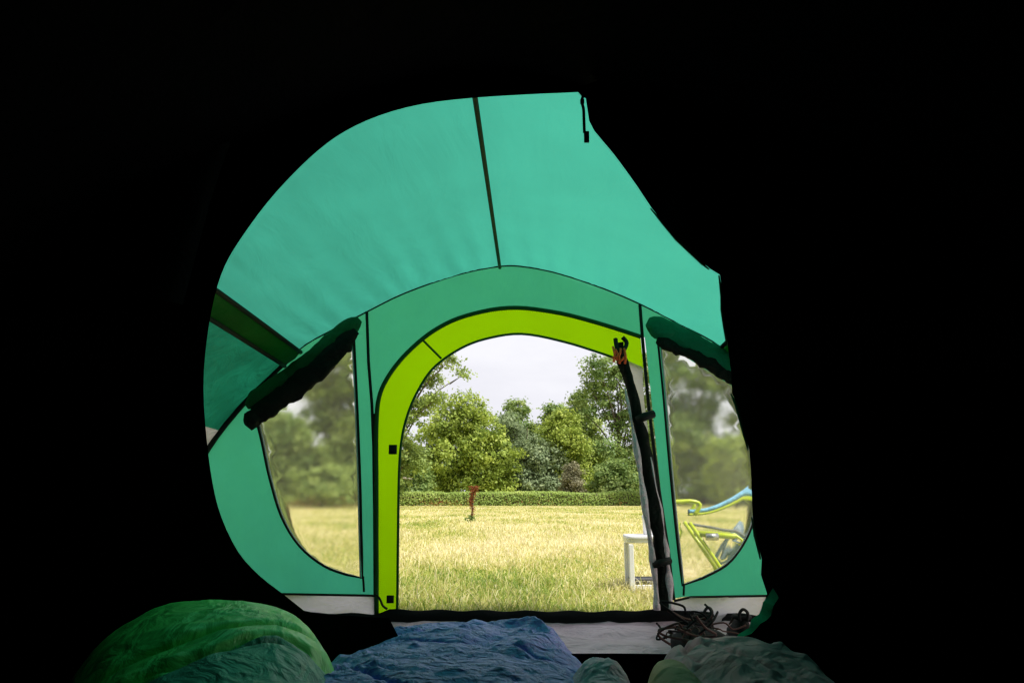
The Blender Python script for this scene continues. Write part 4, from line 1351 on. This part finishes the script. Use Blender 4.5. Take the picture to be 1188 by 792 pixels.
# ------------------------------------------------------------------ white table outside
def build_table():
    p = G(736, 686)
    yb = p.y
    k = yb / FPX
    x0 = U(727.5, 625, yb).x
    wd_, dp, ht = 0.34, 0.27, U(735, 621, yb).z
    xc, yc = x0 + wd_ / 2, yb + dp / 2
    root = thing('camp_table', 'small white camp table with a dark slatted shelf standing in the grass', 'table', (xc, yc, 0))
    V, F = [], []
    m = 40
    zs = [(ht - 0.052, 0.965), (ht - 0.045, 0.985), (ht - 0.028, 0.985), (ht - 0.026, 1.0), (ht - 0.008, 1.0), (ht, 0.97), (ht + 0.002, 0.8)]
    for (z, s) in zs:
        for i in range(m):
            a = 2 * math.pi * i / m
            V.append((xc + wd_ / 2 * s * math.copysign(abs(math.cos(a)) ** 0.35, math.cos(a)), yc + dp / 2 * s * math.copysign(abs(math.sin(a)) ** 0.35, math.sin(a)), z))
    for j in range(len(zs) - 1):
        for i in range(m):
            F.append((j * m + i, j * m + (i + 1) % m, (j + 1) * m + (i + 1) % m, (j + 1) * m + i))
    F.append(tuple(reversed(range(m))))
    F.append(tuple((len(zs) - 1) * m + i for i in range(m)))
    tt = link('tabletop', mesh_np('tabletop', V, F), M['whitep'], root)
    for sx in (-1, 1):
        for sy in (-1, 1):
            x, y = xc + sx * (wd_ / 2 - 0.03), yc + sy * (dp / 2 - 0.025)
            v, f = box_data((x, y, (ht - 0.05) / 2 - 0.02), (0.034, 0.03, ht - 0.03))
            link('leg', mesh_np('leg', v, f), M['whitep'], root, False)
    for sy in (-1, 1):
        v, f = box_data((xc, yc + sy * (dp / 2 - 0.025), 0.028), (wd_ - 0.095, 0.022, 0.03))
        link('rail', mesh_np('rail', v, f), M['whitep'], root, False)
    ds = [box_data((xc, yc - 0.07 + 0.045 * q, 0.075), (wd_ - 0.07, 0.034, 0.014)) for q in range(4)]
    v, f = join(ds)
    link('shelf', mesh_np('shelf', v, f), M['greyslat'], root, False)
    # white tub on top
    a, b = U(746, 598, yb + 0.1), U(758, 618, yb + 0.1)
    cx = a.x + 0.045
    V, F = [], []
    hh = a.z - ht
    zs = [(0, 0.036), (0.004, 0.041), (hh * .8, 0.045), (hh * .82, 0.049), (hh * .97, 0.049), (hh, 0.044)]
    for z, r in zs:
        for i in range(24):
            an = 2 * math.pi * i / 24
            V.append((cx + r * math.cos(an), yc, ht + 0.003 + z) if False else (cx + r * math.cos(an), yc + r * math.sin(an), ht + 0.003 + z))
    for j in range(len(zs) - 1):
        for i in range(24):
            F.append((j * 24 + i, j * 24 + (i + 1) % 24, (j + 1) * 24 + (i + 1) % 24, (j + 1) * 24 + i))
    F.append(tuple(reversed(range(24))))
    F.append(tuple(120 + i for i in range(24)))
    tag(link('white_tub', mesh_np('white_tub', V, F), M['whitep'], None), 'white tub standing on the small white camp table', 'tub')
build_table()

# ------------------------------------------------------------------ lime camp chair behind the right window
def build_chair():
    y0, y1 = 4.75, 4.9
    root = thing('camp_chair', 'lime tubed folding camp chair with pale blue edging behind the right window', 'chair', (U(830, 620, 5).x, 5.0, 0))
    def P(px, py, y):
        q = U(px, py, y0)
        return Vector((q.x, y, q.z))
    for y in (y0, y1):
        foot = P(870, 690, y)
        foot.z = -0.02
        tube('leg', [P(800, 606, y), P(838, 661, y), foot], 0.0125, M['limemetal'], root)
        foot2 = P(806, 690, y)
        foot2.z = -0.02
        tube('leg', [P(868, 606, y), P(846, 634, y), foot2], 0.012, M['bluegrey'], root)
        tube('side_rail', [P(812, 619, y), P(850, 622, y), P(900, 620, y)], 0.017, M['limemetal'], root)
        tube('strut', [P(853, 622, y), P(843, 655, y)], 0.009, M['bluegrey'], root)
        tube('armrest', spline([P(786, 583, y), P(800, 581, y), P(812, 585, y), P(806, 597, y)], 4), 0.013, M['limemetal'], root)
    tube('hinge', [P(818, 622, y0 - .02), P(832, 622, y0 - .02)], 0.022, M['silver'], root)
    def strip(name, up, lo, mat):
        n = len(up)
        V, F = [], []
        for j in range(9):
            y = y0 + 0.05 * j / 8
            for i in range(n):
                V.append(P(up[i][0], up[i][1], y))
            for i in range(n):
                V.append(P(lo[i][0], lo[i][1], y))
        m = 2 * n
        for j in range(8):
            for i in range(n - 1):
                F.append((j * m + i, j * m + i + 1, (j + 1) * m + i + 1, (j + 1) * m + i))
                F.append((j * m + n + i, (j + 1) * m + n + i, (j + 1) * m + n + i + 1, j * m + n + i + 1))
        for j in (0, 8):
            for i in range(n - 1):
                F.append((j * m + i, j * m + n + i, j * m + n + i + 1, j * m + i + 1))
        return link(name, mesh_np(name, V, F), mat, root)
    s2 = lambda p: smooth2(p, 6)
    up = s2([(800, 591), (822, 589), (845, 580), (866, 567), (884, 552)])
    mid = s2([(800, 595), (822, 593), (845, 584.5), (867, 572), (885, 557)])
    lo = s2([(800, 598), (822, 596), (846, 588), (868, 576), (887, 561)])
    strip('padded_edge', up, mid, M['bluesling'])
    strip('lime_edge', [(a, b + .2) for a, b in mid], lo, M['limemetal'])
    strip('seat_sling', s2([(800, 606), (825, 610), (850, 614), (888, 612)]), s2([(800, 609), (825, 613), (850, 617), (888, 615)]), M['greysling'])
build_chair()
